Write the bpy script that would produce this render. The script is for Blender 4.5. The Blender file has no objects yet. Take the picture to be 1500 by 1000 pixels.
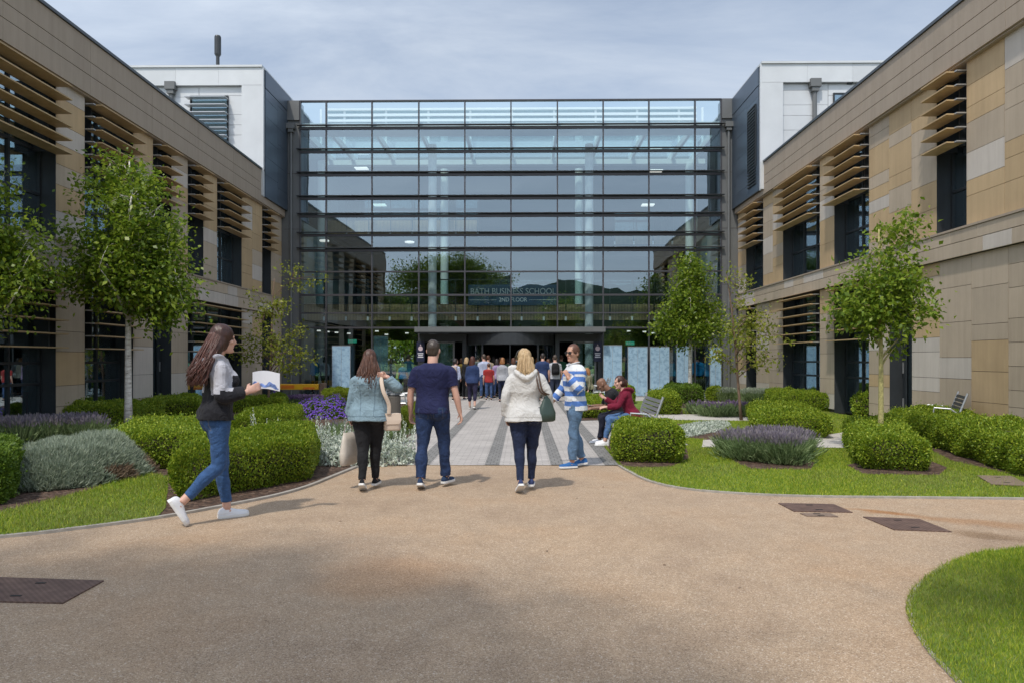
import bpy, bmesh, math, random
import numpy as np
from mathutils import Vector, Matrix, noise as mnoise
S = bpy.context.scene
COL = S.collection
PI = math.pi
R = math.radians
random.seed(7)
# ------------------------------------------------------------------ camera model (1500 x 1000 photo pixels)
F, CX, HY, CAMZ, YAW = 1100.0, 750.0, 526.0, 1.6, 16/1100
CAM = Vector((0, 0, CAMZ))
RT = Vector((math.cos(YAW), math.sin(YAW), 0)); FW = Vector((-math.sin(YAW), math.cos(YAW), 0))
def ray(px, py):
    return RT*((px-CX)/F) + FW + Vector((0, 0, (HY-py)/F))
def G(px, py, z=0.0):
    d = ray(px, py); return CAM + d*((z-CAMZ)/d.z)
def onY(px, py, Y):
    d = ray(px, py); return CAM + d*(Y/d.y)
def onplane(px, py, P, n):
    d = ray(px, py); return CAM + d*((P-CAM).dot(n)/d.dot(n))
YF = 32.35
# ------------------------------------------------------------------ mesh builder
class MB:
    def __init__(s, M=None): s.v=[]; s.f=[]; s.m=[]; s.M=M
    def add(s, vs, fs, mat=0):
        b=len(s.v)
        if s.M is not None: vs=[s.M @ Vector(v) for v in vs]
        s.v += [tuple(v) for v in vs]; s.f += [tuple(b+i for i in f) for f in fs]; s.m += [mat]*len(fs)
    def box(s, x0,x1,y0,y1,z0,z1, mat=0):
        if x0>x1: x0,x1=x1,x0
        if y0>y1: y0,y1=y1,y0
        if z0>z1: z0,z1=z1,z0
        s.add([(x0,y0,z0),(x1,y0,z0),(x1,y1,z0),(x0,y1,z0),(x0,y0,z1),(x1,y0,z1),(x1,y1,z1),(x0,y1,z1)],
              [(0,3,2,1),(4,5,6,7),(0,1,5,4),(1,2,6,5),(2,3,7,6),(3,0,4,7)], mat)
    def quad(s, a,b,c,d, mat=0): s.add([a,b,c,d],[(0,1,2,3)],mat)
    def loft(s, rings, mat=0, cap=True):
        n=len(rings[0]); vs=[p for r in rings for p in r]; fs=[]
        for i in range(len(rings)-1):
            for j in range(n):
                k=(j+1)%n; fs.append((i*n+j, i*n+k, (i+1)*n+k, (i+1)*n+j))
        if cap:
            fs.append(tuple(range(n-1,-1,-1))); b=(len(rings)-1)*n; fs.append(tuple(range(b,b+n)))
        s.add(vs,fs,mat)
    def tube(s, pts, rad, seg=8, mat=0, flat=None, round_ends=False):
        """tube along pts; rad list (or number); flat = (list of) second radius along the frame's other axis"""
        pts=[Vector(p) for p in pts]; n=len(pts)
        if not hasattr(rad,'__len__'): rad=[rad]*n
        rb = list(rad) if flat is None else (list(flat) if hasattr(flat,'__len__') else [flat]*n)
        T=[]
        for i in range(n):
            t=(pts[min(i+1,n-1)]-pts[max(i-1,0)]); T.append(t.normalized() if t.length>1e-9 else Vector((0,0,1)))
        up=Vector((0,0,1)) if abs(T[0].z)<0.9 else Vector((0,1,0))
        u=T[0].cross(up).normalized(); rings=[]
        for i in range(n):
            u=(u-T[i]*u.dot(T[i])).normalized(); w=T[i].cross(u)
            rings.append([pts[i]+u*(rad[i]*math.cos(2*PI*j/seg))+w*(rb[i]*math.sin(2*PI*j/seg)) for j in range(seg)])
        if round_ends:
            def endc(i,sgn):
                out=[]
                for a in (0.5,0.85):
                    c=pts[i]+T[i]*(sgn*rad[i]*a); k=math.sqrt(1-a*a)
                    out.append([c+(p-pts[i])*k for p in rings[i]])
                return out
            e0=endc(0,-1); e1=endc(n-1,1)
            rings=e0[::-1]+rings+e1
        s.loft(rings,mat)
    def ellipsoid(s, c, r, seg=14, rows=9, mat=0, M=None):
        c=Vector(c); rings=[]
        for i in range(1,rows):
            a=PI*i/rows; ring=[]
            for j in range(seg):
                b=2*PI*j/seg
                p=Vector((r[0]*math.sin(a)*math.cos(b), r[1]*math.sin(a)*math.sin(b), -r[2]*math.cos(a)))
                if M is not None: p=M@p
                ring.append(c+p)
            rings.append(ring)
        s.loft(rings,mat)
    def build(s, name, mats, parent=None, smooth=False, bevel=0):
        me=bpy.data.meshes.new(name); me.from_pydata(s.v,[],s.f)
        if not isinstance(mats,(list,tuple)): mats=[mats]
        for m in mats: me.materials.append(m)
        if len(mats)>1: me.polygons.foreach_set('material_index', s.m)
        if smooth: me.polygons.foreach_set('use_smooth',[True]*len(me.polygons))
        me.update()
        return link(name, me, parent, bevel)
def link(name, me, parent=None, bevel=0):
    o=bpy.data.objects.new(name, me); COL.objects.link(o)
    if parent is not None: o.parent=parent
    if bevel:
        b=o.modifiers.new('bevel','BEVEL'); b.width=bevel; b.segments=2; b.limit_method='ANGLE'; b.angle_limit=R(40)
    return o
def mesh_np(name, V, Fa, mats, midx=None, smooth=False):
    """mesh from numpy arrays; Fa is (M,k)"""
    me=bpy.data.meshes.new(name); M,k=Fa.shape
    me.vertices.add(len(V)); me.vertices.foreach_set('co', np.ascontiguousarray(V,dtype=np.float32).ravel())
    me.loops.add(M*k); me.loops.foreach_set('vertex_index', np.ascontiguousarray(Fa,dtype=np.int32).ravel())
    me.polygons.add(M); me.polygons.foreach_set('loop_start', np.arange(0,M*k,k,dtype=np.int32))
    if not isinstance(mats,(list,tuple)): mats=[mats]
    for m in mats: me.materials.append(m)
    if midx is not None: me.polygons.foreach_set('material_index', np.ascontiguousarray(midx,dtype=np.int32))
    if smooth: me.polygons.foreach_set('use_smooth', np.ones(M,dtype=bool))
    me.update(calc_edges=True); me.validate(); return me
def tag(o, label=None, cat=None, group=None, kind=None):
    if label: o['label']=label
    if cat: o['category']=cat
    if group: o['group']=group
    if kind: o['kind']=kind
    return o
def thing(name, label, cat, loc=(0,0,0), rz=0, group=None):
    o=bpy.data.objects.new(name,None); COL.objects.link(o); o.location=loc; o.rotation_euler=(0,0,rz)
    o.empty_display_size=.3
    return tag(o,label,cat,group)
def copy_tree(o, parent=None):
    c=o.copy(); COL.objects.link(c)
    if parent is not None: c.parent=parent
    for ch in list(o.children): copy_tree(ch,c)
    return c
# ------------------------------------------------------------------ materials
def newmat(name):
    m=bpy.data.materials.new(name); m.use_nodes=True; nt=m.node_tree
    for n in list(nt.nodes):
        if n.type!='OUTPUT_MATERIAL' and n.type!='BSDF_PRINCIPLED': nt.nodes.remove(n)
    return m, nt, nt.nodes['Principled BSDF'], nt.nodes['Material Output']
def N(nt, t, **kw):
    n=nt.nodes.new(t)
    for k,v in kw.items():
        if k in n.inputs: n.inputs[k].default_value=v
        else: setattr(n,k,v)
    return n
def c4(c): return (c[0],c[1],c[2],1)
def ramp(nt, stops, interp='LINEAR'):
    r=nt.nodes.new('ShaderNodeValToRGB'); e=r.color_ramp.elements; r.color_ramp.interpolation=interp
    while len(e)<len(stops): e.new(0.5)
    for i,(p,c) in enumerate(stops): e[i].position=p; e[i].color=c4(c) if len(c)==3 else c
    return r
def mulc(c,k): return tuple(min(1,x*k) for x in c)
def pbr(name, col, rough=.6, metal=0, var=.12, scale=6, bump=0, bscale=60, spec=.5, stretch=None, detail=4, island=0):
    m,nt,b,out=newmat(name); L=nt.links.new
    tc=N(nt,'ShaderNodeTexCoord'); src=tc.outputs['Object']
    if stretch:
        mp=N(nt,'ShaderNodeMapping'); mp.inputs['Scale'].default_value=stretch; L(src,mp.inputs['Vector']); src=mp.outputs['Vector']
    if var or island:
        n=N(nt,'ShaderNodeTexNoise',Scale=scale,Detail=detail,Roughness=.6); L(src,n.inputs['Vector'])
        r=ramp(nt,[(.28,mulc(col,1-var)),(.72,mulc(col,1+var))]); L(n.outputs['Fac'],r.inputs['Fac']); o=r.outputs['Color']
        if 'panel' in name:   # faint vertical rain streaks and grime on the cladding
            mp2=N(nt,'ShaderNodeMapping'); mp2.inputs['Scale'].default_value=(5,5,.35); L(tc.outputs['Object'],mp2.inputs['Vector']); n9=N(nt,'ShaderNodeTexNoise',Scale=1.5,Detail=6,Roughness=.7); L(mp2.outputs[0],n9.inputs['Vector']); r9=ramp(nt,[(.3,(.91,.90,.89)),(.6,(1.03,1.03,1.03))]); L(n9.outputs['Fac'],r9.inputs['Fac']); m9=N(nt,'ShaderNodeMix',data_type='RGBA',blend_type='MULTIPLY'); m9.inputs['Factor'].default_value=1; L(o,m9.inputs['A']); L(r9.outputs['Color'],m9.inputs['B']); o=m9.outputs['Result']
        if island:
            g=N(nt,'ShaderNodeNewGeometry'); mr=N(nt,'ShaderNodeMapRange'); L(g.outputs['Random Per Island'],mr.inputs['Value'])
            mr.inputs['To Min'].default_value=1-island; mr.inputs['To Max'].default_value=1+island
            hs=N(nt,'ShaderNodeHueSaturation'); L(mr.outputs['Result'],hs.inputs['Value']); L(o,hs.inputs['Color']); o=hs.outputs['Color']
        L(o,b.inputs['Base Color'])
    else: b.inputs['Base Color'].default_value=c4(col)
    b.inputs['Roughness'].default_value=rough; b.inputs['Metallic'].default_value=metal; b.inputs['Specular IOR Level'].default_value=spec
    if bump:
        n2=N(nt,'ShaderNodeTexNoise',Scale=bscale,Detail=5); L(src,n2.inputs['Vector'])
        bp=N(nt,'ShaderNodeBump',Strength=bump,Distance=.02); L(n2.outputs['Fac'],bp.inputs['Height']); L(bp.outputs['Normal'],b.inputs['Normal'])
    return m
def leafmat(name, stops, transl=.35, rough=.5, tcol=None, spec=.35):
    m,nt,b,out=newmat(name); L=nt.links.new
    g=N(nt,'ShaderNodeNewGeometry'); r=ramp(nt,stops); L(g.outputs['Random Per Island'],r.inputs['Fac'])
    L(r.outputs['Color'],b.inputs['Base Color']); b.inputs['Roughness'].default_value=rough; b.inputs['Specular IOR Level'].default_value=spec
    if transl:
        t=N(nt,'ShaderNodeBsdfTranslucent'); mx=N(nt,'ShaderNodeMixShader',Fac=transl)
        if tcol: t.inputs['Color'].default_value=c4(tcol)
        else: L(r.outputs['Color'],t.inputs['Color'])
        L(b.outputs[0],mx.inputs[1]); L(t.outputs[0],mx.inputs[2]); L(mx.outputs[0],out.inputs['Surface'])
    return m
def glassmat(name, refl=.33, tint=(.72,.82,.82), wav=.0):
    m,nt,b,out=newmat(name); L=nt.links.new
    nt.nodes.remove(b)
    tr=N(nt,'ShaderNodeBsdfTransparent'); tr.inputs['Color'].default_value=c4(tint)
    gl=N(nt,'ShaderNodeBsdfGlossy',Roughness=.0); gl.inputs['Color'].default_value=(.78,.92,1,1)
    fr=N(nt,'ShaderNodeLayerWeight',Blend=.35); mr=N(nt,'ShaderNodeMapRange'); L(fr.outputs['Facing'],mr.inputs['Value'])
    mr.inputs['To Min'].default_value=refl; mr.inputs['To Max'].default_value=min(.95,refl+.45)
    mx=N(nt,'ShaderNodeMixShader'); L(mr.outputs['Result'],mx.inputs[0]); L(tr.outputs[0],mx.inputs[1]); L(gl.outputs[0],mx.inputs[2])
    L(mx.outputs[0],out.inputs['Surface'])
    if wav:
        tc=N(nt,'ShaderNodeTexCoord'); n=N(nt,'ShaderNodeTexNoise',Scale=.9,Detail=1); L(tc.outputs['Object'],n.inputs['Vector'])
        bp=N(nt,'ShaderNodeBump',Strength=wav,Distance=.02); L(n.outputs['Fac'],bp.inputs['Height']); L(bp.outputs['Normal'],gl.inputs['Normal'])
    return m
def emit(name, col, st):
    m,nt,b,out=newmat(name); b.inputs['Base Color'].default_value=c4(col)
    b.inputs['Emission Color'].default_value=c4(col); b.inputs['Emission Strength'].default_value=st; return m
M={}
M['tan']=pbr('tan_panel',(.50,.36,.205),.75,var=.07,scale=1.5,bump=.05,bscale=120,island=.06)
M['beige']=pbr('beige_panel',(.46,.375,.28),.75,var=.06,scale=1.5,bump=.05,bscale=120,island=.07)
M['pale']=pbr('pale_panel',(.54,.485,.425),.75,var=.05,scale=1.5,bump=.05,bscale=120,island=.06)
M['fascia']=pbr('fascia_panel',(.37,.30,.23),.7,var=.05,scale=.8)
M['joint']=pbr('joint_backing',(.06,.05,.045),.9,var=0)
M['dgrey']=pbr('dark_grey_metal',(.045,.05,.055),.45,metal=.3,var=.1,scale=3)
M['mgrey']=pbr('mid_grey_metal',(.15,.155,.155),.5,metal=.2,var=.08,scale=2)
M['frame']=pbr('window_frame_grey',(.03,.035,.04),.45,metal=.2,var=0)
M['mullion']=pbr('mullion_grey',(.07,.068,.075),.4,metal=.3,var=0)
M['coping']=pbr('coping_metal',(.10,.11,.12),.4,metal=.6,var=.05)
M['wood']=pbr('timber_slat',(.47,.335,.18),.6,var=.2,scale=3,stretch=(1,1,12))
M['alu']=pbr('aluminium',(.5,.51,.52),.4,metal=.7,var=.05)
M['whitemetal']=pbr('white_cladding',(.60,.62,.635),.45,metal=.1,var=.10,scale=.5,island=.05)
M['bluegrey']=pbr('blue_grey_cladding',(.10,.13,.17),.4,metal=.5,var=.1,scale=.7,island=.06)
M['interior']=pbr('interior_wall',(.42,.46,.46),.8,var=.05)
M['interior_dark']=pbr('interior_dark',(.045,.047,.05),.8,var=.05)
M['ceiling']=pbr('interior_ceiling',(.5,.52,.53),.8,var=.02)
M['white']=pbr('white_paint',(.78,.80,.79),.5,var=.03)
M['glass']=glassmat('facade_glass',.25,(.76,.88,.90),.16)
M['wglass']=glassmat('window_glass',.26,(.6,.72,.74),.12)
M['clear']=glassmat('clear_glass',.06,(.82,.92,.9))
M['skin']=pbr('skin',(.55,.32,.235),.5,var=.06,scale=12,spec=.4)
M['black']=pbr('black_plastic',(.015,.015,.017),.5,var=0)
# ------------------------------------------------------------------ camera, light, sky
cam=bpy.data.cameras.new('camera'); co=bpy.data.objects.new('camera',cam); COL.objects.link(co); S.camera=co
cam.sensor_width=36; cam.lens=36*F/1500; cam.shift_y=(HY-500)/1500; cam.clip_end=3000; cam.clip_start=.05
co.location=CAM; co.rotation_euler=(PI/2,0,YAW)
SUND=Vector((-.44,-.95,1.62)).normalized()
el=math.asin(SUND.z); az=math.atan2(SUND.x,SUND.y)
sl=bpy.data.lights.new('sun','SUN'); sl.energy=2.85; sl.angle=R(2.2); sl.color=(1,.94,.85)
so=bpy.data.objects.new('sun',sl); COL.objects.link(so); so.rotation_euler=(-SUND).to_track_quat('-Z','Y').to_euler()
W=bpy.data.worlds.new('World'); S.world=W; W.use_nodes=True; nt=W.node_tree; L=nt.links.new
bg=nt.nodes['Background']; sky=N(nt,'ShaderNodeTexSky'); sky.sky_type='NISHITA'; sky.sun_disc=False
sky.sun_elevation=el; sky.sun_rotation=az; sky.air_density=1.0; sky.dust_density=1.5; sky.ozone_density=1.5
tc=N(nt,'ShaderNodeTexCoord'); sp=N(nt,'ShaderNodeSeparateXYZ'); L(tc.outputs['Generated'],sp.inputs[0])
zz=N(nt,'ShaderNodeMath',operation='ADD'); L(sp.outputs['Z'],zz.inputs[0]); zz.inputs[1].default_value=.18
dx=N(nt,'ShaderNodeMath',operation='DIVIDE'); L(sp.outputs['X'],dx.inputs[0]); L(zz.outputs[0],dx.inputs[1])
dy=N(nt,'ShaderNodeMath',operation='DIVIDE'); L(sp.outputs['Y'],dy.inputs[0]); L(zz.outputs[0],dy.inputs[1])
cb=N(nt,'ShaderNodeCombineXYZ'); L(dx.outputs[0],cb.inputs[0]); L(dy.outputs[0],cb.inputs[1])
mp=N(nt,'ShaderNodeMapping'); mp.inputs['Scale'].default_value=(1.0,2.1,1); mp.inputs['Location'].default_value=(3.1,.7,0); mp.inputs['Rotation'].default_value=(0,0,.5); L(cb.outputs[0],mp.inputs[0])
cn=N(nt,'ShaderNodeTexNoise',Scale=1.1,Detail=9,Roughness=.62,Distortion=.5); L(mp.outputs[0],cn.inputs['Vector'])
cr=ramp(nt,[(.28,(0.16,)*3),(.72,(.76,)*3)]); L(cn.outputs['Fac'],cr.inputs['Fac'])
# cirrus thickens towards the horizon
hz=N(nt,'ShaderNodeMapRange'); L(sp.outputs['Z'],hz.inputs['Value']); hz.inputs['From Min'].default_value=0; hz.inputs['From Max'].default_value=.75
hz.inputs['To Min'].default_value=.36; hz.inputs['To Max'].default_value=-.05
ad=N(nt,'ShaderNodeMath',operation='ADD',use_clamp=True); L(cr.outputs['Color'],ad.inputs[0]); L(hz.outputs['Result'],ad.inputs[1])
mx=N(nt,'ShaderNodeMix',data_type='RGBA'); L(ad.outputs[0],mx.inputs['Factor']); L(sky.outputs['Color'],mx.inputs['A'])
cdot=N(nt,'ShaderNodeVectorMath',operation='DOT_PRODUCT'); L(tc.outputs['Generated'],cdot.inputs[0]); cdot.inputs[1].default_value=SUND
cmr=N(nt,'ShaderNodeMapRange'); L(cdot.outputs['Value'],cmr.inputs['Value']); cmr.inputs['From Min'].default_value=-.1; cmr.inputs['From Max'].default_value=1; cmr.inputs['To Min'].default_value=.82; cmr.inputs['To Max'].default_value=1.75
cml=N(nt,'ShaderNodeVectorMath',operation='SCALE'); cml.inputs[0].default_value=(5.9,6.6,7.6); L(cmr.outputs['Result'],cml.inputs['Scale']); L(cml.outputs[0],mx.inputs['B']); L(mx.outputs['Result'],bg.inputs['Color']); bg.inputs['Strength'].default_value=.14
S.view_settings.view_transform='Standard'; S.view_settings.look='None'; S.view_settings.exposure=0; S.view_settings.gamma=1
S.cycles.transparent_max_bounces=24; S.cycles.max_bounces=8; S.cycles.glossy_bounces=5; S.cycles.sample_clamp_indirect=6
# ------------------------------------------------------------------ ground materials
def gravelmat():
    m,nt,b,out=newmat('resin_gravel'); L=nt.links.new; tc=N(nt,'ShaderNodeTexCoord'); o=tc.outputs['Object']
    v=N(nt,'ShaderNodeTexVoronoi',Scale=130); L(o,v.inputs['Vector'])
    v2=N(nt,'ShaderNodeTexVoronoi',Scale=300); L(o,v2.inputs['Vector'])
    sx=N(nt,'ShaderNodeSeparateColor'); L(v.outputs['Color'],sx.inputs[0])
    r=ramp(nt,[(0,(.20,.138,.09)),(.35,(.355,.25,.162)),(.75,(.475,.35,.235)),(.93,(.60,.475,.355)),(1,(.72,.64,.55))]); L(sx.outputs[0],r.inputs['Fac'])
    s2=N(nt,'ShaderNodeSeparateColor'); L(v2.outputs['Color'],s2.inputs[0])
    r2=ramp(nt,[(0,(.18,.126,.085)),(.6,(.46,.33,.215)),(1,(.65,.52,.39))]); L(s2.outputs[1],r2.inputs['Fac'])
    m1=N(nt,'ShaderNodeMix',data_type='RGBA'); m1.inputs['Factor'].default_value=.45; L(r.outputs['Color'],m1.inputs['A']); L(r2.outputs['Color'],m1.inputs['B'])
    n=N(nt,'ShaderNodeTexNoise',Scale=.55,Detail=5,Roughness=.6); L(o,n.inputs['Vector'])
    rr=ramp(nt,[(.3,(.82,.80,.80)),(.5,(1,1,1)),(.7,(1.0,.93,.86))]); L(n.outputs['Fac'],rr.inputs['Fac'])
    n3=N(nt,'ShaderNodeTexNoise',Scale=4.5,Detail=5,Roughness=.7); L(o,n3.inputs['Vector'])
    r3=ramp(nt,[(.3,(.86,.86,.86)),(.62,(1,1,1))]); L(n3.outputs['Fac'],r3.inputs['Fac'])
    m2=N(nt,'ShaderNodeMix',data_type='RGBA',blend_type='MULTIPLY'); m2.inputs['Factor'].default_value=1; L(m1.outputs['Result'],m2.inputs['A']); L(rr.outputs['Color'],m2.inputs['B'])
    m3=N(nt,'ShaderNodeMix',data_type='RGBA',blend_type='MULTIPLY'); m3.inputs['Factor'].default_value=1; L(m2.outputs['Result'],m3.inputs['A']); L(r3.outputs['Color'],m3.inputs['B'])
    # rust streaks washed out beside the covers, reddish and grey worn patches: stains fixed on the surface
    cur=m3.outputs['Result']
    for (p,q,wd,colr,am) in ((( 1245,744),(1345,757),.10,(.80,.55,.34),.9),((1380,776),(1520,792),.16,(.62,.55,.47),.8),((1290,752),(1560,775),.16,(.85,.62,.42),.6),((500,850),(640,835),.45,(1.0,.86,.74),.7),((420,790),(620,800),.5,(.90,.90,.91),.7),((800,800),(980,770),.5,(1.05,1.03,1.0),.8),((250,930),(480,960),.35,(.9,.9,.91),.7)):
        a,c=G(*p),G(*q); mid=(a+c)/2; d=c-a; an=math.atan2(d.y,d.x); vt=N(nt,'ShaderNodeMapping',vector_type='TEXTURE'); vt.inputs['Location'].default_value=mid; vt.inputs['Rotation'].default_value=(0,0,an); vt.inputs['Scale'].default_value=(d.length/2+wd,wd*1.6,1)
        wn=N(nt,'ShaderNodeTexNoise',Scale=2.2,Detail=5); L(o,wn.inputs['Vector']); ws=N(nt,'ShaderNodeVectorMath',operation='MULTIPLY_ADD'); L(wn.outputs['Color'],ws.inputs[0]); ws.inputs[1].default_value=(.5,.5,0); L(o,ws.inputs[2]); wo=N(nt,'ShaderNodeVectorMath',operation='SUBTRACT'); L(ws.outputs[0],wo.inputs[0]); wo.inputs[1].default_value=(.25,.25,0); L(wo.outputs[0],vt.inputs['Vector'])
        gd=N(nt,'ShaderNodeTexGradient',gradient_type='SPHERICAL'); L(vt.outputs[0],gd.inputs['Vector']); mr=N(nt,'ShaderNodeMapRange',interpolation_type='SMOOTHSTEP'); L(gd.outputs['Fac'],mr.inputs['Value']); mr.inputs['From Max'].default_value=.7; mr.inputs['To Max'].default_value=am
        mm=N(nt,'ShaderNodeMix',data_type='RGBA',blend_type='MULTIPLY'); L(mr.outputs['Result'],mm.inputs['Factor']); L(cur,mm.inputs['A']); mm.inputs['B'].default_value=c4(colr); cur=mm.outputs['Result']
    L(cur,b.inputs['Base Color']); b.inputs['Roughness'].default_value=.85; b.inputs['Specular IOR Level'].default_value=.25
    bp=N(nt,'ShaderNodeBump',Strength=.45,Distance=.005); L(v.outputs['Distance'],bp.inputs['Height']); bp.invert=True; L(bp.outputs['Normal'],b.inputs['Normal'])
    return m
def pavemat(name,c1,c2,mortar,sx=.2,sy=.1,off=.5):
    m,nt,b,out=newmat(name); L=nt.links.new; tc=N(nt,'ShaderNodeTexCoord')
    br=N(nt,'ShaderNodeTexBrick'); L(tc.outputs['Object'],br.inputs['Vector']); br.offset=off
    br.inputs['Color1'].default_value=c4(c1); br.inputs['Color2'].default_value=c4(c2); br.inputs['Mortar'].default_value=c4(mortar)
    br.inputs['Scale'].default_value=1; br.inputs['Mortar Size'].default_value=.006; br.inputs['Brick Width'].default_value=sx; br.inputs['Row Height'].default_value=sy; br.inputs['Bias'].default_value=0
    n=N(nt,'ShaderNodeTexNoise',Scale=1.3,Detail=6,Roughness=.65); L(tc.outputs['Object'],n.inputs['Vector'])
    r=ramp(nt,[(.3,(.86,.85,.84)),(.65,(1.05,1.04,1.03))]); L(n.outputs['Fac'],r.inputs['Fac'])
    m2=N(nt,'ShaderNodeMix',data_type='RGBA',blend_type='MULTIPLY'); m2.inputs['Factor'].default_value=1; L(br.outputs['Color'],m2.inputs['A']); L(r.outputs['Color'],m2.inputs['B'])
    L(m2.outputs['Result'],b.inputs['Base Color']); b.inputs['Roughness'].default_value=.8
    bp=N(nt,'ShaderNodeBump',Strength=.3,Distance=.004); L(br.outputs['Fac'],bp.inputs['Height']); bp.invert=True; L(bp.outputs['Normal'],b.inputs['Normal'])
    return m
M['gravel']=gravelmat()
M['pavers']=pavemat('pale_pavers',(.47,.44,.415),(.39,.365,.345),(.27,.25,.235))
M['pavers_dark']=pavemat('dark_pavers',(.235,.23,.22),(.19,.185,.178),(.10,.095,.09),.1,.2)
M['stone']=pbr('pale_stone',(.46,.43,.39),.8,var=.12,scale=5,bump=.15)
M['kerb']=pbr('kerb_concrete',(.34,.31,.27),.85,var=.2,scale=9,bump=.2)
def mulch():
    m,nt,b,out=newmat('bark_mulch'); L=nt.links.new; tc=N(nt,'ShaderNodeTexCoord')
    mp=N(nt,'ShaderNodeMapping'); mp.inputs['Scale'].default_value=(1,2.3,1); mp.inputs['Rotation'].default_value=(0,0,.6); L(tc.outputs['Object'],mp.inputs[0])
    v=N(nt,'ShaderNodeTexVoronoi',Scale=22); L(mp.outputs[0],v.inputs['Vector']); sx=N(nt,'ShaderNodeSeparateColor'); L(v.outputs['Color'],sx.inputs[0])
    r=ramp(nt,[(0,(.03,.016,.01)),(.5,(.085,.045,.028)),(.85,(.15,.085,.055)),(1,(.27,.19,.14))]); L(sx.outputs[0],r.inputs['Fac']); L(r.outputs['Color'],b.inputs['Base Color'])
    b.inputs['Roughness'].default_value=.9
    bp=N(nt,'ShaderNodeBump',Strength=1,Distance=.03); L(v.outputs['Distance'],bp.inputs['Height']); bp.invert=True; L(bp.outputs['Normal'],b.inputs['Normal']); return m
M['mulch']=mulch()
def lawnmat():
    m,nt,b,out=newmat('lawn_turf'); L=nt.links.new; tc=N(nt,'ShaderNodeTexCoord'); o=tc.outputs['Object']
    n=N(nt,'ShaderNodeTexNoise',Scale=1.4,Detail=6,Roughness=.7); L(o,n.inputs['Vector'])
    r=ramp(nt,[(.3,(.12,.20,.02)),(.55,(.18,.26,.035)),(.75,(.28,.29,.085))]); L(n.outputs['Fac'],r.inputs['Fac']); L(r.outputs['Color'],b.inputs['Base Color'])
    b.inputs['Roughness'].default_value=.9; n2=N(nt,'ShaderNodeTexNoise',Scale=90,Detail=3); L(o,n2.inputs['Vector'])
    bp=N(nt,'ShaderNodeBump',Strength=1,Distance=.03); L(n2.outputs['Fac'],bp.inputs['Height']); L(bp.outputs['Normal'],b.inputs['Normal']); return m
M['lawn']=lawnmat()
def catmull(P,n=8):
    P=[Vector(p) for p in P]; out=[]
    for i in range(len(P)-1):
        a=P[max(i-1,0)]; b=P[i]; c=P[i+1]; d=P[min(i+2,len(P)-1)]
        for k in range(n):
            t=k/n; out.append(.5*((2*b)+(c-a)*t+(2*a-5*b+4*c-d)*t*t+(3*b-a-3*c+d)*t**3))
    out.append(P[-1]); return out
def sheet(name, poly, z, mat, kind='structure'):
    b=MB(); b.add([(p[0],p[1],z) for p in poly],[tuple(range(len(poly)))]); o=b.build(name,mat)
    me=o.data; bm=bmesh.new(); bm.from_mesh(me); bmesh.ops.triangulate(bm,faces=bm.faces)
    for f in bm.faces:
        if f.normal.z<0: f.normal_flip()
    bm.to_mesh(me); bm.free(); return tag(o,kind=kind)
def ribbon(name, pts, w, z0, z1, mat, seglen=.9):
    """low edging made of butted lengths"""
    b=MB(); pts=[Vector((p[0],p[1],0)) for p in pts]; n=len(pts); L_=[];
    for i in range(n):
        t=(pts[min(i+1,n-1)]-pts[max(i-1,0)]).normalized(); nn=Vector((-t.y,t.x,0)); L_.append((pts[i]+nn*w/2,pts[i]-nn*w/2))
    rings=[[Vector((a.x,a.y,z0)),Vector((a.x,a.y,z1)),Vector((c.x,c.y,z1)),Vector((c.x,c.y,z0))] for a,c in L_]
    b.loft(rings); return tag(b.build(name,mat),kind='structure')
# base ground reaching the horizon, gravel apron, paving
sheet('ground',[(-900,-900),(900,-900),(900,900),(-900,900)],-.03,M['lawn'])
PF=G(730,681).y
sheet('gravel_path',[(-40,-25),(40,-25),(40,PF),(-40,PF)],0,M['gravel'])
XL,XR=-2.35,1.48
sheet('paving',[(XL,PF-.002),(XR,PF-.002),(XR,G(0,651).y),(3.1,G(0,651).y),(3.1,G(0,612).y),(XR+.5,G(0,606).y),(XR+.5,29),(8.6,29),(8.6,YF+1),(-9.7,YF+1),(-9.7,29),(XL-1,29),(XL-1,G(0,600).y),(XL,G(0,625).y)],.006,M['pavers'])
for a,c in ((-1.65,-1.42),(-.58,-.36),(.42,.62),(1.24,1.47)):
    sheet('paving_band',[(a,PF),(c,PF),(c,29),(a,29)],.011,M['pavers_dark'])
KL=catmull([G(*p) for p in ((-700,828),(-300,812),(0,787),(110,775),(230,759),(330,741),(400,727),(450,713),(490,697),(522,684))],6)
KL+= [Vector((XL,PF,0))]
KR=catmull([G(*p) for p in ((907,682),(922,691),(955,706),(1010,717),(1100,724),(1200,727.5),(1330,729),(1500,731),(1750,735),(2300,742))],6)
sheet('planting_bed',[(p.x,p.y) for p in KL]+[(XL,G(0,625).y),(XL-1,G(0,600).y),(XL-1,29),(-9.7,29),(-9.9,31.5),(-11,31.5),(-10.4,4)],.014,M['mulch'])
LAWN_R=[(p.x,p.y) for p in KR]+[(9.2,8),(9.2,29),(XR+.5,29),(XR+.5,G(0,606).y),(3.1,G(0,612).y),(3.1,G(0,651).y),(XR,G(0,651).y)]
sheet('lawn',LAWN_R,.014,M['lawn'])
lawnL=[(p.x,p.y) for p in KL if p.x<G(240,757).x]+[G(q,w).xy for q,w in ((243,745),(246,700),(215,694),(195,700),(130,720),(60,738),(0,752),(-300,780))]
sheet('lawn',[tuple(p) for p in lawnL],.020,M['lawn'])
ISL=catmull([G(*p) for p in ((2000,770),(1700,785),(1500,804),(1440,811),(1390,829),(1352,856),(1336,882),(1340,912),(1362,950),(1398,990),(1440,1030),(1540,1120),(1700,1220))],6)
isl=[(p.x,p.y) for p in ISL]+[(14,1.5),(16,7)]
sheet('lawn',isl,.016,M['lawn'])
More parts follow.
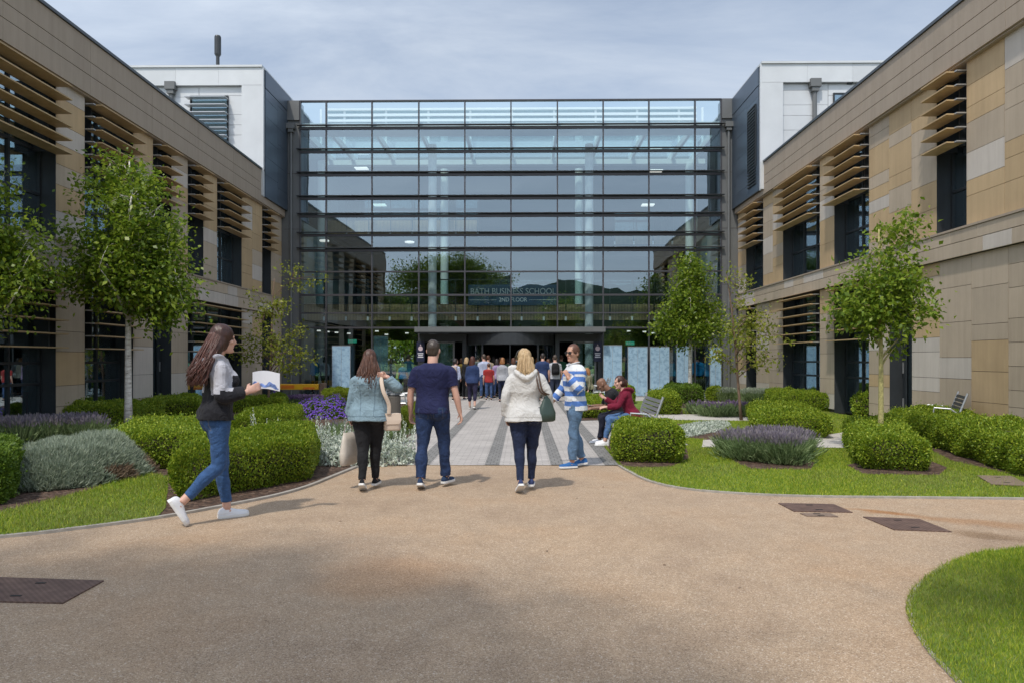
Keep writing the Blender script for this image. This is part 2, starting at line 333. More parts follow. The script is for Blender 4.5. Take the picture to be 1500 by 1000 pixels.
ribbon('kerb',KL,.055,-.01,.026,M['kerb']); ribbon('kerb',KR,.05,-.01,.022,M['kerb']); ribbon('kerb',ISL,.05,-.01,.012,M['kerb'])
NOGRASS=[]
def strip(name,px,z,mat):
    NOGRASS.append([tuple(G(*p).xy) for p in px]); return sheet(name,[tuple(G(*p).xy) for p in px],z,mat)
strip('stone_path',((1030,645),(1028,656),(1240,657),(1265,640),(1345,606),(1310,598),(1235,634),(1190,641)),.022,M['stone'])
strip('stone_path',((950,606),(955,615),(1110,617),(1110,609)),.022,M['stone'])
strip('stone_path',((985,584),(985,591),(1075,592),(1075,585)),.022,M['stone'])
for px in (((885,650),(912,684),(945,686),(985,684),(1010,672),(1000,640),(900,640)),((1240,682),(1266,696),(1376,697),(1388,686),(1330,662)),
           ((1395,676),(1500,700),(1600,716),(1640,690),(1380,640),(1325,620),(1322,640)),((975,590),(1000,598),(1040,592),(1040,582)),
           ((1095,640),(1215,645),(1222,630),(1100,620)),((1072,676),(1100,688),(1188,689),(1194,678),(1085,655)),
           ((1035,595),(1040,615),(1100,612),(1100,590)),((1130,592),(1240,598),(1240,588),(1130,584)),((985,640),(1060,647),(1062,632),(990,620)),
           ((850,606),(850,616),(1000,612),(1000,600))):
    strip('mulch_bed',px,.018,M['mulch'])
# ------------------------------------------------------------------ the two clad wings
class Frame_: pass
def wing(side, P0, P1, spec):
    """P0 far corner (at the atrium), P1 nearer point on the same face; t runs towards the camera, d out into the court"""
    u=(P1-P0); u.z=0; u.normalize(); n=Vector((-u.y,u.x,0))
    if (side>0 and n.x>0) or (side<0 and n.x<0): n=-n
    o0=Vector((P0.x,P0.y,0))
    Mx=Matrix(((u.x,n.x,0,o0.x),(u.y,n.y,0,o0.y),(0,0,1,0),(0,0,0,1)))
    def T(px,d=-.15): p=onplane(px,500,o0+n*d,n); return (p-o0).dot(u)
    name='office_wing'; root=thing(name,spec['label'],'building',o0)
    Mi=Matrix.Translation(-o0)
    B=lambda: MB(Mi@Mx)
    tend=spec['tend']; zs,zb,zsof,ztop=spec['sill'],spec['belt'],spec['soffit'],9.05
    rng=random.Random(11 if side>0 else 5)
    ups=sorted([(min(T(a),T(b)),max(T(a),T(b)),k) for a,b,k in spec['upper']]); los=sorted([(min(T(a),T(b)),max(T(a),T(b)),k) for a,b,k in spec['lower']])
    wm_=[M['tan'],M['beige'],M['pale'],M['joint']]
    def piers(ops,z0,z1,w):
        t=0.0; segs=[]
        for a,b,k in ops:
            if a-t>.03: segs.append((t,a))
            t=b
        if tend-t>.03: segs.append((t,tend))
        for a,b in segs:
            wall=B(); wall.box(a,b,-.75,-.205,z0-.02,z1,3)
            nc=max(1,round((b-a)/1.3)); cw=(b-a)/nc
            for c in range(nc):
                z=z0+ (0.12 if z0<.5 else 0)
                while z<z1-.02:
                    h=rng.choice((.32,.45,.45,.58,.62,.75)); 
                    if z1-z-h<.22: h=z1-z
                    mm=rng.choices((0,1,2),w)[0]
                    g=.0045
                    wall.box(a+c*cw+(g if c else 0.0),a+(c+1)*cw-(g if c<nc-1 else 0.0),-.2,-.15,z+g,z+h-g,mm); z+=h
            wall.build('wall',wm_,root)
    piers(ups,zs,zsof,spec['wu']); piers(los,0,zb,spec['wl'])
    # string course
    sc=B(); sc.box(0,tend,-.75,-.1,zb+.004,zs-.05,2); t=0
    zm=(zb+zs)/2
    for za,zz_ in ((zb,zm),(zm,zs-.045)):
        t=0
        while t<tend-.2:
            w=min(rng.choice((.9,1.2,1.6,2.2)),tend-t); sc.box(t+.006,t+w-.006,-.1,-.055,za+.007,zz_-.007,rng.choices((0,1),(.68,.32))[0]); t+=w
    sc.box(-.01,tend,-.75,-.03,zs-.045,zs,3)
    sc.build('string_course',[M['beige'],M['pale'],M['joint'],M['fascia']],root)
    fa=B(); fa.box(0,tend,-.9,-.05,zsof+.01,ztop-.06,1)
    for za,zz_ in ((zsof,8.17),(8.17,8.49),(8.49,ztop-.05)):
        t=0
        while t<tend: fa.box(t+.004,min(t+3,tend)-.004,-.05,0,za+.008,zz_-.008,0); t+=3
    fa.box(0,tend,-.9,-.051,zsof-.03,zsof+.009,0)
    fa.build('fascia',[M['fascia'],M['joint']],root)
    cp=B(); cp.box(-.02,tend+.04,-.5,.04,ztop-.05,ztop+.02); cp.build('coping',M['coping'],root)
    rf=B(); rf.box(0,tend,-12,-.91,8.2,8.7); rf.box(0,tend,-12,-.76,zb+.02,zs-.08,1); rf.box(-.0,.3,-12,-.76,-.1,8.2,1); rf.box(tend-.3,tend-.001,-12,-.76,-.1,8.2,1); rf.box(0.3,tend-.3,-12,-11.7,-.1,8.2,1)
    rf.box(.3,tend-.3,-6,-5.9,0,8.19,1)
    for k in range(1,int(tend/4)): rf.box(k*4,k*4+.12,-5.9,-1.6,0,8.19,1)
    rf.box(.3,tend-.3,-11.7,-.76,-.1,.0,1)
    rf.build('interior_shell',[M['mgrey'],M['interior']],root)
    ew=B(); ew.box(tend,tend+.05,-12,-.05,0,ztop-.06); ew.build('end_wall',M['beige'],root)
    def window(a,b,z0,z1,kind):
        g=B(); g.box(a+.02,b-.02,-.53,-.515,z0+.03,z1-.03)
        w=g.build('window',M['wglass'],root)
        f=B(); bw=.06
        f.box(a,a+bw,-.58,-.47,z0,z1); f.box(b-bw,b,-.58,-.47,z0,z1)
        f.box(a+bw,b-bw,-.58,-.47,z0,z0+bw); f.box(a+bw,b-bw,-.58,-.47,z1-bw,z1)
        nv=max(0,round((b-a)/1.2)-1) if kind!='door' else 0
        for i in range(nv):
            c=a+(b-a)*(i+1)/(nv+1); f.box(c-.03,c+.03,-.575,-.475,z0+bw,z1-bw)
        hs=[z0+1.05,z0+1.5] if z0<1 else [z0+.95,z0+1.9]
        for zz_ in hs:
            if kind!='door' and zz_<z1-.3: f.box(a+bw,b-bw,-.573,-.477,zz_-.03,zz_+.03)
        f.build('window_frame',M['frame'],w)
        rv=B(); rv.box(a-.001,a+.012,-.47,-.152,z0,z1); rv.build('reveal',M['dgrey'],w); rv=B(); rv.box(b-.012,b+.001,-.47,-.152,z0,z1); rv.build('reveal',M['dgrey'],w)
        if kind=='door':
            d=B(); d.box(a+bw+.02,b-bw-.02,-.50,-.46,.05,.14); d.box(a+bw+.02,a+bw+.12,-.50,-.46,.14,2.5); d.box(b-bw-.12,b-bw-.02,-.50,-.46,.14,2.5); d.box(a+bw+.02,b-bw-.02,-.50,-.46,2.5,2.6)
            dd=d.build('door',M['frame'],root)
            h=B(); h.tube([Mx.inverted()@Mx@Vector((b-bw-.07,-.44,.95)),Vector((b-bw-.07,-.40,1.0)),Vector((b-bw-.07,-.40,1.12)),Vector((b-bw-.07,-.44,1.17))],.012,6); h.build('handle',M['alu'],dd)
            for zz_ in (.35,1.25,2.2):
                hh=B(); hh.box(a+bw,a+bw+.035,-.46,-.44,zz_,zz_+.28); hh.build('hinge',M['alu'],dd)
        if kind in('win','mid'):
            s=B(); top=z1-.12; nn=6
            dp=(-.16,.20) if z0>2 else (-.14,.12)
            for i in range(nn):
                zz_=top-i*.295; s.box(a-.02,b-.12,dp[0],dp[1],zz_-.028,zz_,0)
                s.box(b-.11,b-.01,dp[0]-.0,dp[1]*.25,zz_-.03,zz_-.005,1)
            for tt in (a+.25,b-.3): s.box(tt,tt+.03,-.46,dp[0]+.001,top-5*.295-.04,top,2)
            s.build('sunshade',[M['wood'],M['alu'],M['frame']],root)
    for a,b,k in ups: window(a,b,zs,zsof-.04,k)
    for a,b,k in los: window(a,b,.02,zb,k)
    return root
def hit(px,py,z): d=ray(px,py); return CAM+d*((z-CAMZ)/d.z)
PL0=hit(417.5,274.5,9.05); PL1=hit(58.5,0,9.05); PR0=hit(1076,274.5,9.05); PR1=hit(1408.5,0,9.05)
PL0=onplane(417.5,274.5,Vector((0,YF-.05,0)),Vector((0,1,0))); PR0=onplane(1076,274.5,Vector((0,YF-.05,0)),Vector((0,1,0)))
wing(-1,PL0,PL1,dict(label='tan and beige clad two storey office wing in shade left of the glass atrium',tend=21.0,sill=4.22,belt=3.46,soffit=7.72,
  wu=(.45,.35,.2),wl=(.05,.72,.23),upper=[(-75,82,'win'),(124,195,'win'),(224,251,'win'),(275,298,'win'),(318,354,'win'),(384,397,'win')],
  lower=[(-75,82,'win'),(124,195,'win'),(224,251,'door'),(275,354,'win'),(384,397,'plain')]))
wing(1,PR0,PR1,dict(label='tan and beige clad two storey office wing in sun right of the glass atrium',tend=20.2,sill=4.36,belt=3.75,soffit=7.8,
  wu=(.45,.33,.22),wl=(.10,.72,.18),upper=[(1372,1416,'win'),(1222,1273,'win'),(1147,1201,'win'),(1093,1118,'win')],
  lower=[(1303,1336,'door'),(1222,1273,'win'),(1147,1201,'win'),(1093,1108,'win')]))
# ------------------------------------------------------------------ glass atrium between them
XS=[onY(px,300,YF).x for px in (440,478,545,613.5,681,748.5,816.5,883.5,950.5,1018,1056)]
ZS=[onY(750,py,YF).z for py in (480,432.2,363.3,340.8,313,287.3,252.6,218.6,184,149)]
at=thing('glass_atrium','tall glass curtain wall atrium with dark horizontal fins between the two wings','building',(0,YF,0))
def A(): return MB(Matrix.Translation((0,-YF,0)))
rg=random.Random(3)
rows=[.02]+ZS
for i in range(10):
    for j in range(len(rows)-1):
        if j==0 and 3<=i<=6: continue
        x0,x1,z0,z1=XS[i]+.02,XS[i+1]-.02,rows[j]+.02,rows[j+1]-.02
        cx,cz=(x0+x1)/2,(z0+z1)/2; ax,az_=rg.gauss(0,.0035),rg.gauss(0,.0035)
        vs=[]
        for x,z in ((x0,z0),(x1,z0),(x1,z1),(x0,z1)): vs.append((x, YF+(x-cx)*ax+(z-cz)*az_, z))
        b=A(); b.add(vs,[(0,1,2,3)]); b.build('glass_pane',M['glass'],at)
for i,x in enumerate(XS):
    b=A(); z0=0 if not 3<i<7 else 2.95
    b.box(x-.028,x+.028,YF-.06,YF+.11,z0,ZS[-1]+.02); b.build('mullion',M['mullion'],at)
for j,z in enumerate(ZS[:-1]):
    if j>=2:   # brise-soleil fins
        b=A(); b.box(XS[0]-.12,XS[-1]+.12,YF-.22,YF-.062,z-.014,z+.014); b.box(XS[0],XS[-1],YF-.061,YF+.12,z-.15,z-.05,1); b.build('fin',[M['dgrey'],M['mullion']],at)
    else:
        b=A(); b.box(XS[0],XS[-1],YF-.061,YF+.1,z-.04,z+.04); b.build('transom',M['mullion'],at)
for py in (398,458.5):
    z=onY(750,py,YF).z; b=A(); b.box(XS[0],XS[-1],YF-.061,YF+.1,z-.03,z+.03); b.build('transom',M['mullion'],at)
b=A(); b.box(XS[0]-.02,XS[-1]+.02,YF-.07,YF+.12,ZS[-1]+.021,ZS[-1]+.07); b.build('top_rail',M['mullion'],at)
# interior shell
XA,XB,YB=XS[0]-.6,XS[-1]+.6,YF+13.5
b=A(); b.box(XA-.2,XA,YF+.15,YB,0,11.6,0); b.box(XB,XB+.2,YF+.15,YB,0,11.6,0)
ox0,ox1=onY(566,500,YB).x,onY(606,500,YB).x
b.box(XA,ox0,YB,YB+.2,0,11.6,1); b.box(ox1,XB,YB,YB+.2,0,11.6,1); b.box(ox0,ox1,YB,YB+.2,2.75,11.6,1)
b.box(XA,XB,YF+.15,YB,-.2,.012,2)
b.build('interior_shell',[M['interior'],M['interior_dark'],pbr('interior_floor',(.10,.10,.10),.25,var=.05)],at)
b=A(); b.box(XA-.3,XB+.3,YF+6,YB+.4,11.62,11.9,0); b.box(XA-.3,XB+.3,YF+.2,YF+1.2,11.55,11.85,1)
for k in range(11): b.box(XS[k]-.06,XS[k]+.06,YF+1.21,YF+5.99,11.5,11.8,1)
b.box(XA,XB,YF+4.9,YF+5.3,11.25,11.49,1)
b.build('roof',[M['mgrey'],M['white']],at)
b=A(); b.box(XA,XB,YF+1.21,YF+5.99,11.81,11.83); b.build('rooflight',M['clear'],at)
b=A()
for z0,z1 in ((12.35,12.72),(12.86,12.98),(13.12,13.24),(13.4,13.5)): b.box(XS[0]+.3,XS[-1]-.3,YF+3.2,YF+3.3,z0,z1)
b.box(XS[0]+.3,XS[-1]-.3,YF+3.36,YF+3.4,12.0,13.52,1)
for k in range(11): b.box(XS[k]-.05,XS[k]+.05,YF+3.301,YF+3.359,11.84,13.5)
b.build('roof_screen',[M['white'],pbr('screen_teal',(.30,.42,.45),.5,var=.1)],at)
# upper floors, slatted fronts, balustrades
YM=YF+2.4
def floor_deck(x0,x1,y0,z,h,name='gallery'):
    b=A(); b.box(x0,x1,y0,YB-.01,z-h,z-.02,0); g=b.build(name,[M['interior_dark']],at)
    b=A(); n=int((x1-x0)/.07)
    b.box(x0,x1,y0-.015,y0-.001,z-h-.02,z+.02,1)
    for i in range(n): b.box(x0+i*.07+.012,x0+i*.07+.058,y0-.055,y0-.016,z-h,z,0)
    b.build('slat_front',[M['wood'],M['joint']],g)
    b=A(); m=int((x1-x0)/1.0)
    for i in range(m+1):
        x=x0+(x1-x0)*i/m; b.box(x-.02,x+.02,y0-.10,y0-.056,z-.5,z+1.12,0); b.box(x-.045,x+.045,y0-.12,y0-.101,z-h-.02,z-h+.16,1)
    b.box(x0,x1,y0-.1,y0-.05,z+1.121,z+1.17,0); b.build('balustrade',[M['dgrey'],M['white']],g)
    b=A(); b.box(x0,x1,y0-.088,y0-.078,z+.05,z+1.1); b.build('balustrade_glass',M['clear'],g)
    return g
floor_deck(XA,XB,YM,4.12,.72)
floor_deck(XA,onY(700,330,YM+4).x,YM+4,8.75,.75)
floor_deck(onY(900,330,YM+6).x,XB,YM+6,8.4,.6)
def lamp(x,y,z,r=.16):
    b=A(); b.tube([(x,y,z),(x,y,z-.06)],r,14); b.build('ceiling_light',emit_w,at)
emit_w=emit('lamp_white',(1,.97,.9),.9)
for px,py,dy in ((467,483.5,1.5),(480,485,2.0),(493,486,2.0),(511,487.5,3),(552,484,2),(566,489,3),(596,487,4),(921,484,2),(944,485,3),(957,487,3),(430+45,352,0),(600,354,0)):
    p=onY(px,py,YF+2.5+dy); lamp(p.x,p.y,min(p.z,3.38) if py>400 else p.z,.09 if py>400 else .22)
for px,py,Y in ((528,246,YF+6),(962,250,YF+6),(950,300,YF+7),(555,300,YF+7)):
    p=onY(px,py,Y); b=A(); b.box(p.x-.32,p.x+.32,p.y,p.y+.5,p.z,p.z+.05); b.build('ceiling_light',emit_w,at)
for px,Y in ((633.5,YF+1.6),(863,YF+1.6),(651,YF+6),(848,YF+6),(470,YF+5),(1010,YF+5)):
    x=onY(px,400,Y).x; b=A(); b.tube([(x,Y,.01),(x,Y,11.28)],.19 if Y<YF+3 else .2,20); b.build('column',M['white'],at,smooth=False)
# corner returns with rainwater pipes
for x0,x1,pp in ((onY(417,300,YF).x,XS[0]-.03,427.5),(XS[-1]+.03,onY(1082,300,YF).x,1066.5)):
    b=A(); b.box(x0-.4 if x0<0 else x0,x1 if x0<0 else x1+.4,YF-.02,YF+.6,0,12.72)
    b.box(x0-.4 if x0<0 else x0,x1 if x0<0 else x1+.4,YF-.1,YF-.021,11.9,12.74)
    for z in (2.4,4.8,7.2,9.6): b.box(x0,x1,YF-.028,YF-.0201,z,z+.015,1)
    cpn=b.build('corner_panel',[M['mgrey'],M['joint']],at)
    xp=onY(pp,300,YF).x; b=A(); b.tube([(xp,YF-.12,.1),(xp,YF-.12,11.5)],.055,10); dp=b.build('downpipe',M['mgrey'],at)
    b=A(); b.box(xp-.17,xp+.17,YF-.26,YF-.03,11.5,11.72); b.box(xp-.11,xp+.11,YF-.22,YF-.04,11.36,11.499); b.build('hopper',M['mgrey'],dp)
# canopy and revolving door
YC=YF-1.5
c0,c1=onY(607,482,YC),onY(887,482,YC)
b=A(); b.box(c0.x,c1.x,YC,YF-.065,2.72,2.93,0); b.box(c0.x+.05,c1.x-.05,YC+.05,YF-.07,2.68,2.719,1); b.build('canopy',[M['mgrey'],M['dgrey']],at)
for px,pq in ((619,681),(816,878)):
    b=A()
    for q in (px,pq):
        x=onY(q,520,YF).x; b.box(x-.09,x+.09,YF-.3,YF-.07,0,2.67)
    b.box(onY(px,500,YF).x+.091,onY(pq,500,YF).x-.091,YF-.28,YF-.1,2.35,2.67); b.build('entrance_frame',M['dgrey'],at)
rc=(onY(748,500,YF).x,YF+.5); rr_=2.0
b=A(); ring=[];
for za,zb_,ra in ((2.22,2.68,rr_),):
    pts=[(rc[0]+ra*math.cos(a),rc[1]+ra*math.sin(a)) for a in [PI+PI*k/24 for k in range(25)]]
    for k in range(24):
        (xa,ya),(xb,yb)=pts[k],pts[k+1]
        b.quad((xa,ya,za),(xb,yb,za),(xb,yb,zb_),(xa,ya,zb_)); b.add([(xa,ya,za),(xb,yb,za),(rc[0],rc[1],za)],[(0,1,2)])
for a in (PI*1.12,PI*1.3,PI*1.5,PI*1.7,PI*1.88):
    x,y=rc[0]+(rr_-.03)*math.cos(a),rc[1]+(rr_-.03)*math.sin(a); b.tube([(x,y,0.01),(x,y,2.22)],.04 if abs(a-PI*1.5)>.1 else .02,8)
rd=b.build('revolving_door',M['dgrey'],at)
for a0,a1 in ((PI*1.0,PI*1.3),(PI*1.7,PI*2)):
    b=A()
    for k in range(6):
        p=a0+(a1-a0)*k/6; q=a0+(a1-a0)*(k+1)/6
        b.quad((rc[0]+rr_*math.cos(p),rc[1]+rr_*math.sin(p),.05),(rc[0]+rr_*math.cos(q),rc[1]+rr_*math.sin(q),.05),(rc[0]+rr_*math.cos(q),rc[1]+rr_*math.sin(q),2.2),(rc[0]+rr_*math.cos(p),rc[1]+rr_*math.sin(p),2.2))
    b.build('door_glass',M['clear'],rd)
for a,c in ((634,664),(842,870)):
    x0,x1=onY(a,520,YF).x,onY(c,520,YF).x; b=A(); b.box(x0,x1,YF-.2,YF-.185,.06,2.3); d=b.build('side_door',M['glass'],at)
    b=A(); b.box(x0-.08,x0,YF-.24,YF-.14,.02,2.34); b.box(x1,x1+.08,YF-.24,YF-.14,.02,2.34); b.box(x0,x1,YF-.24,YF-.14,2.28,2.34); b.build('door_frame',M['mgrey'],d)
    b=A(); b.tube([(x0+.1,YF-.27,.8),(x0+.1,YF-.27,1.6)],.015,6); b.build('handle',M['alu'],d)
b=A(); b.box(onY(700,570,YF-1).x,onY(800,570,YF-1).x,YF-1.4,YF-.4,.012,.03); tag(b.build('door_mat',M['black']),'black entrance mat in front of the revolving door','mat')
# ------------------------------------------------------------------ metal clad upper storeys behind each wing
def upper_block(side,label,edge_px,ytop,xfar,feat):
    xs_=PL0.x+.12 if side<0 else PR0.x-.12
    d=ray(edge_px,ytop); Y=(xs_/d.x)*d.y; p=CAM+d*(xs_/d.x); zt=p.z; Yb=YF+.5
    root=thing('upper_block',label,'building',(xs_,Y,0)); Tm=Matrix.Translation((-xs_,-Y,0)); s=-1 if side<0 else 1
    xo=xfar
    b=MB(Tm); b.box(xs_+s*.06,xo,Y+.3,Yb+6,8.0,zt-.02,2)
    rn=random.Random(side+4)
    # outer frame + recessed panel field
    b.box(xs_+s*.05,xs_+s*.85,Y,Y+.3,8.0,zt-.75,0)
    t=0
    while t<abs(xo-xs_)-.2:
        b.box(xs_+s*(t+.05+.006),xs_+s*(t+1.75),Y,Y+.3,zt-.74,zt-.05,0); t+=1.7
    t=.86
    while t<abs(xo-xs_)-.2:
        z=8.0
        while z<zt-.78:
            h=rn.choice((.4,.55,.55,.75)); h=min(h,zt-.76-z); b.box(xs_+s*(t+.008),xs_+s*(t+1.72),Y+.15,Y+.299,z+.008,z+h-.004,0); z+=h
        t+=1.73
    b.build('wall',[M['whitemetal'],M['joint'],M['dgrey']],root)
    b=MB(Tm); b.box(xs_+s*.03,xo,Y-.06,Yb+6,zt-.049,zt+.03); b.build('coping',M['whitemetal'],root)
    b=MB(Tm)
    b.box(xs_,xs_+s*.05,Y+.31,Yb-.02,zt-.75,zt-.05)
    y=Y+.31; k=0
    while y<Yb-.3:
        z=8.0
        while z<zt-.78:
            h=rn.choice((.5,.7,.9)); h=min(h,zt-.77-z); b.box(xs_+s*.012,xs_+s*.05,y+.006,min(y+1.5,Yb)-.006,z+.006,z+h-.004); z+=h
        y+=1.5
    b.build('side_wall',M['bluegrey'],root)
    b=MB(Tm); b.box(xs_-s*.01,xs_+s*.06,Y-.005,Y+.05,8,zt-.06); b.build('corner_trim',M['whitemetal'],root)
    if side>0:
        ya,yb=onplane(1107,200,Vector((xs_,0,0)),Vector((1,0,0))).y,onplane(1096,200,Vector((xs_,0,0)),Vector((1,0,0))).y
        zt2=onplane(1107,153,Vector((xs_,0,0)),Vector((1,0,0))).z
        b=MB(Tm)
        for k in range(26): z=zt2-.12*k; b.box(xs_-.05,xs_+.0,ya,yb,z-.05,z)
        b.box(xs_-.03,xs_-.0,ya-.05,ya,9,zt2); b.box(xs_-.03,xs_,yb,yb+.05,9,zt2); b.build('louvre',M['frame'],root)
    for f in feat:
        if f[0]=='window':
            a=onY(f[1],f[3],Y+.14); c=onY(f[2],f[4],Y+.14); x0,x1=min(a.x,c.x),max(a.x,c.x); z0,z1=min(a.z,c.z),max(a.z,c.z)
            b=MB(Tm); b.box(x0,x1,Y+.12,Y+.148,z0,z1); w=b.build('window',M['wglass'],root)
            b=MB(Tm); b.box(x0-.05,x0,Y+.08,Y+.149,z0-.05,z1+.05); b.box(x1,x1+.05,Y+.08,Y+.149,z0-.05,z1+.05); b.box(x0,x1,Y+.08,Y+.149,z1,z1+.05); b.build('window_frame',M['frame'],w)
            if f[5]:
                b=MB(Tm); z=z1-.1
                while z>z0: b.box(x0-.1,x1+.08,Y-.32,Y+.04,z-.03,z); z-=.3
                b.build('sunshade',M['alu'],root)
        if f[0]=='pipe':
            a=onY(f[1],f[2],Y); b=MB(Tm); b.tube([(a.x,Y+.05,8),(a.x,Y+.05,a.z)],.085,10); p_=b.build('downpipe',M['mgrey'],root)
            b=MB(Tm); b.box(a.x-.2,a.x+.2,Y-.12,Y+.14,a.z,a.z+.3); b.box(a.x-.13,a.x+.13,Y-.08,Y+.13,a.z-.16,a.z-.001); b.build('hopper',M['mgrey'],p_)
        if f[0]=='vent':
            a=onY(f[1],f[2],Y); b=MB(Tm); b.box(a.x-.1,a.x+.1,Y+.08,Y+.149,a.z-.05,a.z+.05); b.build('vent',M['frame'],root)
        if f[0]=='flue':
            a=onY(f[1],f[2],Y+1); b=MB(Tm); b.tube([(a.x,Y+1,zt),(a.x,Y+1,a.z-.85),(a.x,Y+1,a.z-.75),(a.x,Y+1,a.z-.05),(a.x,Y+1,a.z)],[.07,.07,.13,.13,.11],14)
            b.build('flue',M['dgrey'],root)
    return root
upper_block(-1,'white metal clad upper storey with a thin grey flue on its roof',385.5,97,-19.5,[('window',281,333,143,212,True),('pipe',250,132),('flue',319,53)])
upper_block(1,'white metal clad upper storey with a tall dark side louvre and no flue',1114,92,17.5,[('window',1222,1236,139,200,False),('pipe',1194,128),('vent',1247,120)])
# small items of the building front
def board(px0,px1,py0,Y,label,z1=None,tilt=0,mat=None):
    a=onY(px0,py0,Y); c=onY(px1,py0,Y); zt=a.z; w=c.x-a.x; r=thing('display_board',label,'display board',(a.x+w/2,Y,0),tilt)
    b=MB(); b.box(-w/2,-.006,-.02,.02,.06,zt); b.box(.006,w/2,-.02,.02,.06,zt); b.build('panel',mat or M['board'],r)
    b=MB(); b.box(-w/2-.015,-w/2,-.03,.03,0,zt+.02); b.box(w/2,w/2+.015,-.03,.03,0,zt+.02); b.box(-.005,.005,-.025,.025,.05,zt); b.box(-w/2,w/2,-.03,.03,zt,zt+.02); b.box(-w/2,w/2,-.03,.03,0,.05); b.build('frame',M['alu'],r)
def boardmat():
    m,nt,b,out=newmat('printed_board'); L=nt.links.new; tc=N(nt,'ShaderNodeTexCoord'); gi=N(nt,'ShaderNodeObjectInfo')
    ad=N(nt,'ShaderNodeVectorMath',operation='ADD'); L(tc.outputs['Object'],ad.inputs[0]); L(gi.outputs['Location'],ad.inputs[1])
    n=N(nt,'ShaderNodeTexNoise',Scale=7,Detail=6,Roughness=.7); L(ad.outputs[0],n.inputs['Vector'])
    r=ramp(nt,[(.36,(.19,.30,.42)),(.5,(.30,.45,.58)),(.62,(.34,.50,.62)),(.75,(.42,.50,.52))]); L(n.outputs['Fac'],r.inputs['Fac'])
    L(r.outputs['Color'],b.inputs['Base Color']); b.inputs['Roughness'].default_value=.3; return m
M['board']=boardmat(); M['teal']=pbr('teal_board',(.12,.24,.28),.4,var=.08)
board(487,513,506.5,YF-.35,'pale blue printed display board standing alone left of the entrance')
board(884,910.5,506,YF-.9,'pale blue printed display board closest to the entrance doors with pinkish artwork',tilt=.03)
board(920,948,508,YF-.45,'pale blue printed display board partly behind the seated couple')
board(952.5,980,508,YF-.5,'pale blue printed display board with a paler lower half',tilt=-.03)
board(991,1013,507,YF-.35,'pale blue printed display board just behind the pale birch trunk')
board(1040,1056,509,YF-.35,'narrow pale blue printed display board against the grey corner at the far right')
board(548,568,493,YF+1.2,'tall plain teal board standing inside behind the denim jacket woman',mat=M['teal'])
def textobj(txt,size,loc,mat,name,parent,ext=.004,align='CENTER',rotz=0):
    cu=bpy.data.curves.new(name,'FONT'); cu.body=txt; cu.size=size; cu.extrude=ext; cu.align_x=align; cu.align_y='CENTER'
    o=bpy.data.objects.new(name,cu); COL.objects.link(o); dg=bpy.context.evaluated_depsgraph_get(); me=bpy.data.meshes.new_from_object(o.evaluated_get(dg)); bpy.data.objects.remove(o)
    me.materials.clear(); me.materials.append(mat); t=link(name,me,parent); t.location=loc; t.rotation_euler=(PI/2,0,rotz); return t
YSG=YM-.16
a=onY(686,417.5,YSG); c=onY(817,447.5,YSG)
sg=thing('hanging_sign','dark blue sign with large white capital lettering hung on the gallery behind the glass','sign',((a.x+c.x)/2,YSG,(a.z+c.z)/2))
b=MB(); w,h=(c.x-a.x),(a.z-c.z); b.box(-w/2,w/2,0,.03,-h/2,h/2); b.build('panel',pbr('sign_blue',(.012,.055,.13),.5,var=0),sg)
WT=pbr('sign_lettering',(.75,.8,.8),.5,var=0)
tt=textobj('BATH BUSINESS SCHOOL',.40,(0,-.012,.16),WT,'lettering',sg); k=(w*.95)/tt.dimensions.x; tt.scale=(k,1,1)
t2=textobj('2ND FLOOR',.27,(0,-.012,-.22),WT,'lettering',sg); t2.scale=(k,1,1)
b=MB(); hw=t2.dimensions.x*k/2+.1; b.box(-w/2+.05,-hw,-.014,-.008,-.23,-.215); b.box(hw,w/2-.05,-.014,-.008,-.23,-.215); b.build('rule_line',WT,sg)
GR=emit('exit_green',(.05,.42,.26),.5)
for px,py,lab in ((516,499.5,'green lit exit sign hanging inside above the left display board'),(923,502.5,'green lit exit sign hanging inside above the right display boards')):
    p=onY(px,py,YF+3); e=thing('exit_sign',lab,'sign',p); b=MB(); b.box(-.2,.2,0,.05,-.08,.08); b.build('panel',GR,e)
    b=MB(); b.tube([(0,.02,.08),(0,.02,3.38-p.z)],.008,6); b.build('rod',M['dgrey'],e)
    b=MB(); b.box(-.03,.01,-.006,-.001,-.05,.05); b.box(.05,.14,-.006,-.001,-.012,.012); b.box(-.15,-.08,-.006,-.001,-.05,.05); b.build('symbol',M['white'],e)
NV=pbr('sign_navy',(.012,.016,.05),.5,var=0); WH=pbr('sign_white',(.7,.7,.75),.5,var=0)
for px,lab in ((875.5,'narrow navy notice with a round white emblem right of the entrance'),(616,'narrow navy notice with a round white emblem left of the entrance')):
    p=onY(px,516,YF-.33); e=thing('notice',lab,'sign',p); b=MB(); b.box(-.17,.17,0,.02,-.38,.45); b.build('panel',NV,e)
    b=MB(); b.tube([(0,-.008,.17),(0,-.002,.17)],.10,20); b.tube([(0,-.006,.32),(0,-.002,.32)],.025,8)
    b.build('emblem',pbr('emblem_pink',(.62,.5,.55),.5,var=0),e)
    b=MB()
    for k,wd in ((0,.12),(1,.10),(2,.12)): b.box(-wd,wd,-.006,-.001,-.06-k*.075,-.02-k*.075)
    b.build('text_line',WH,e)
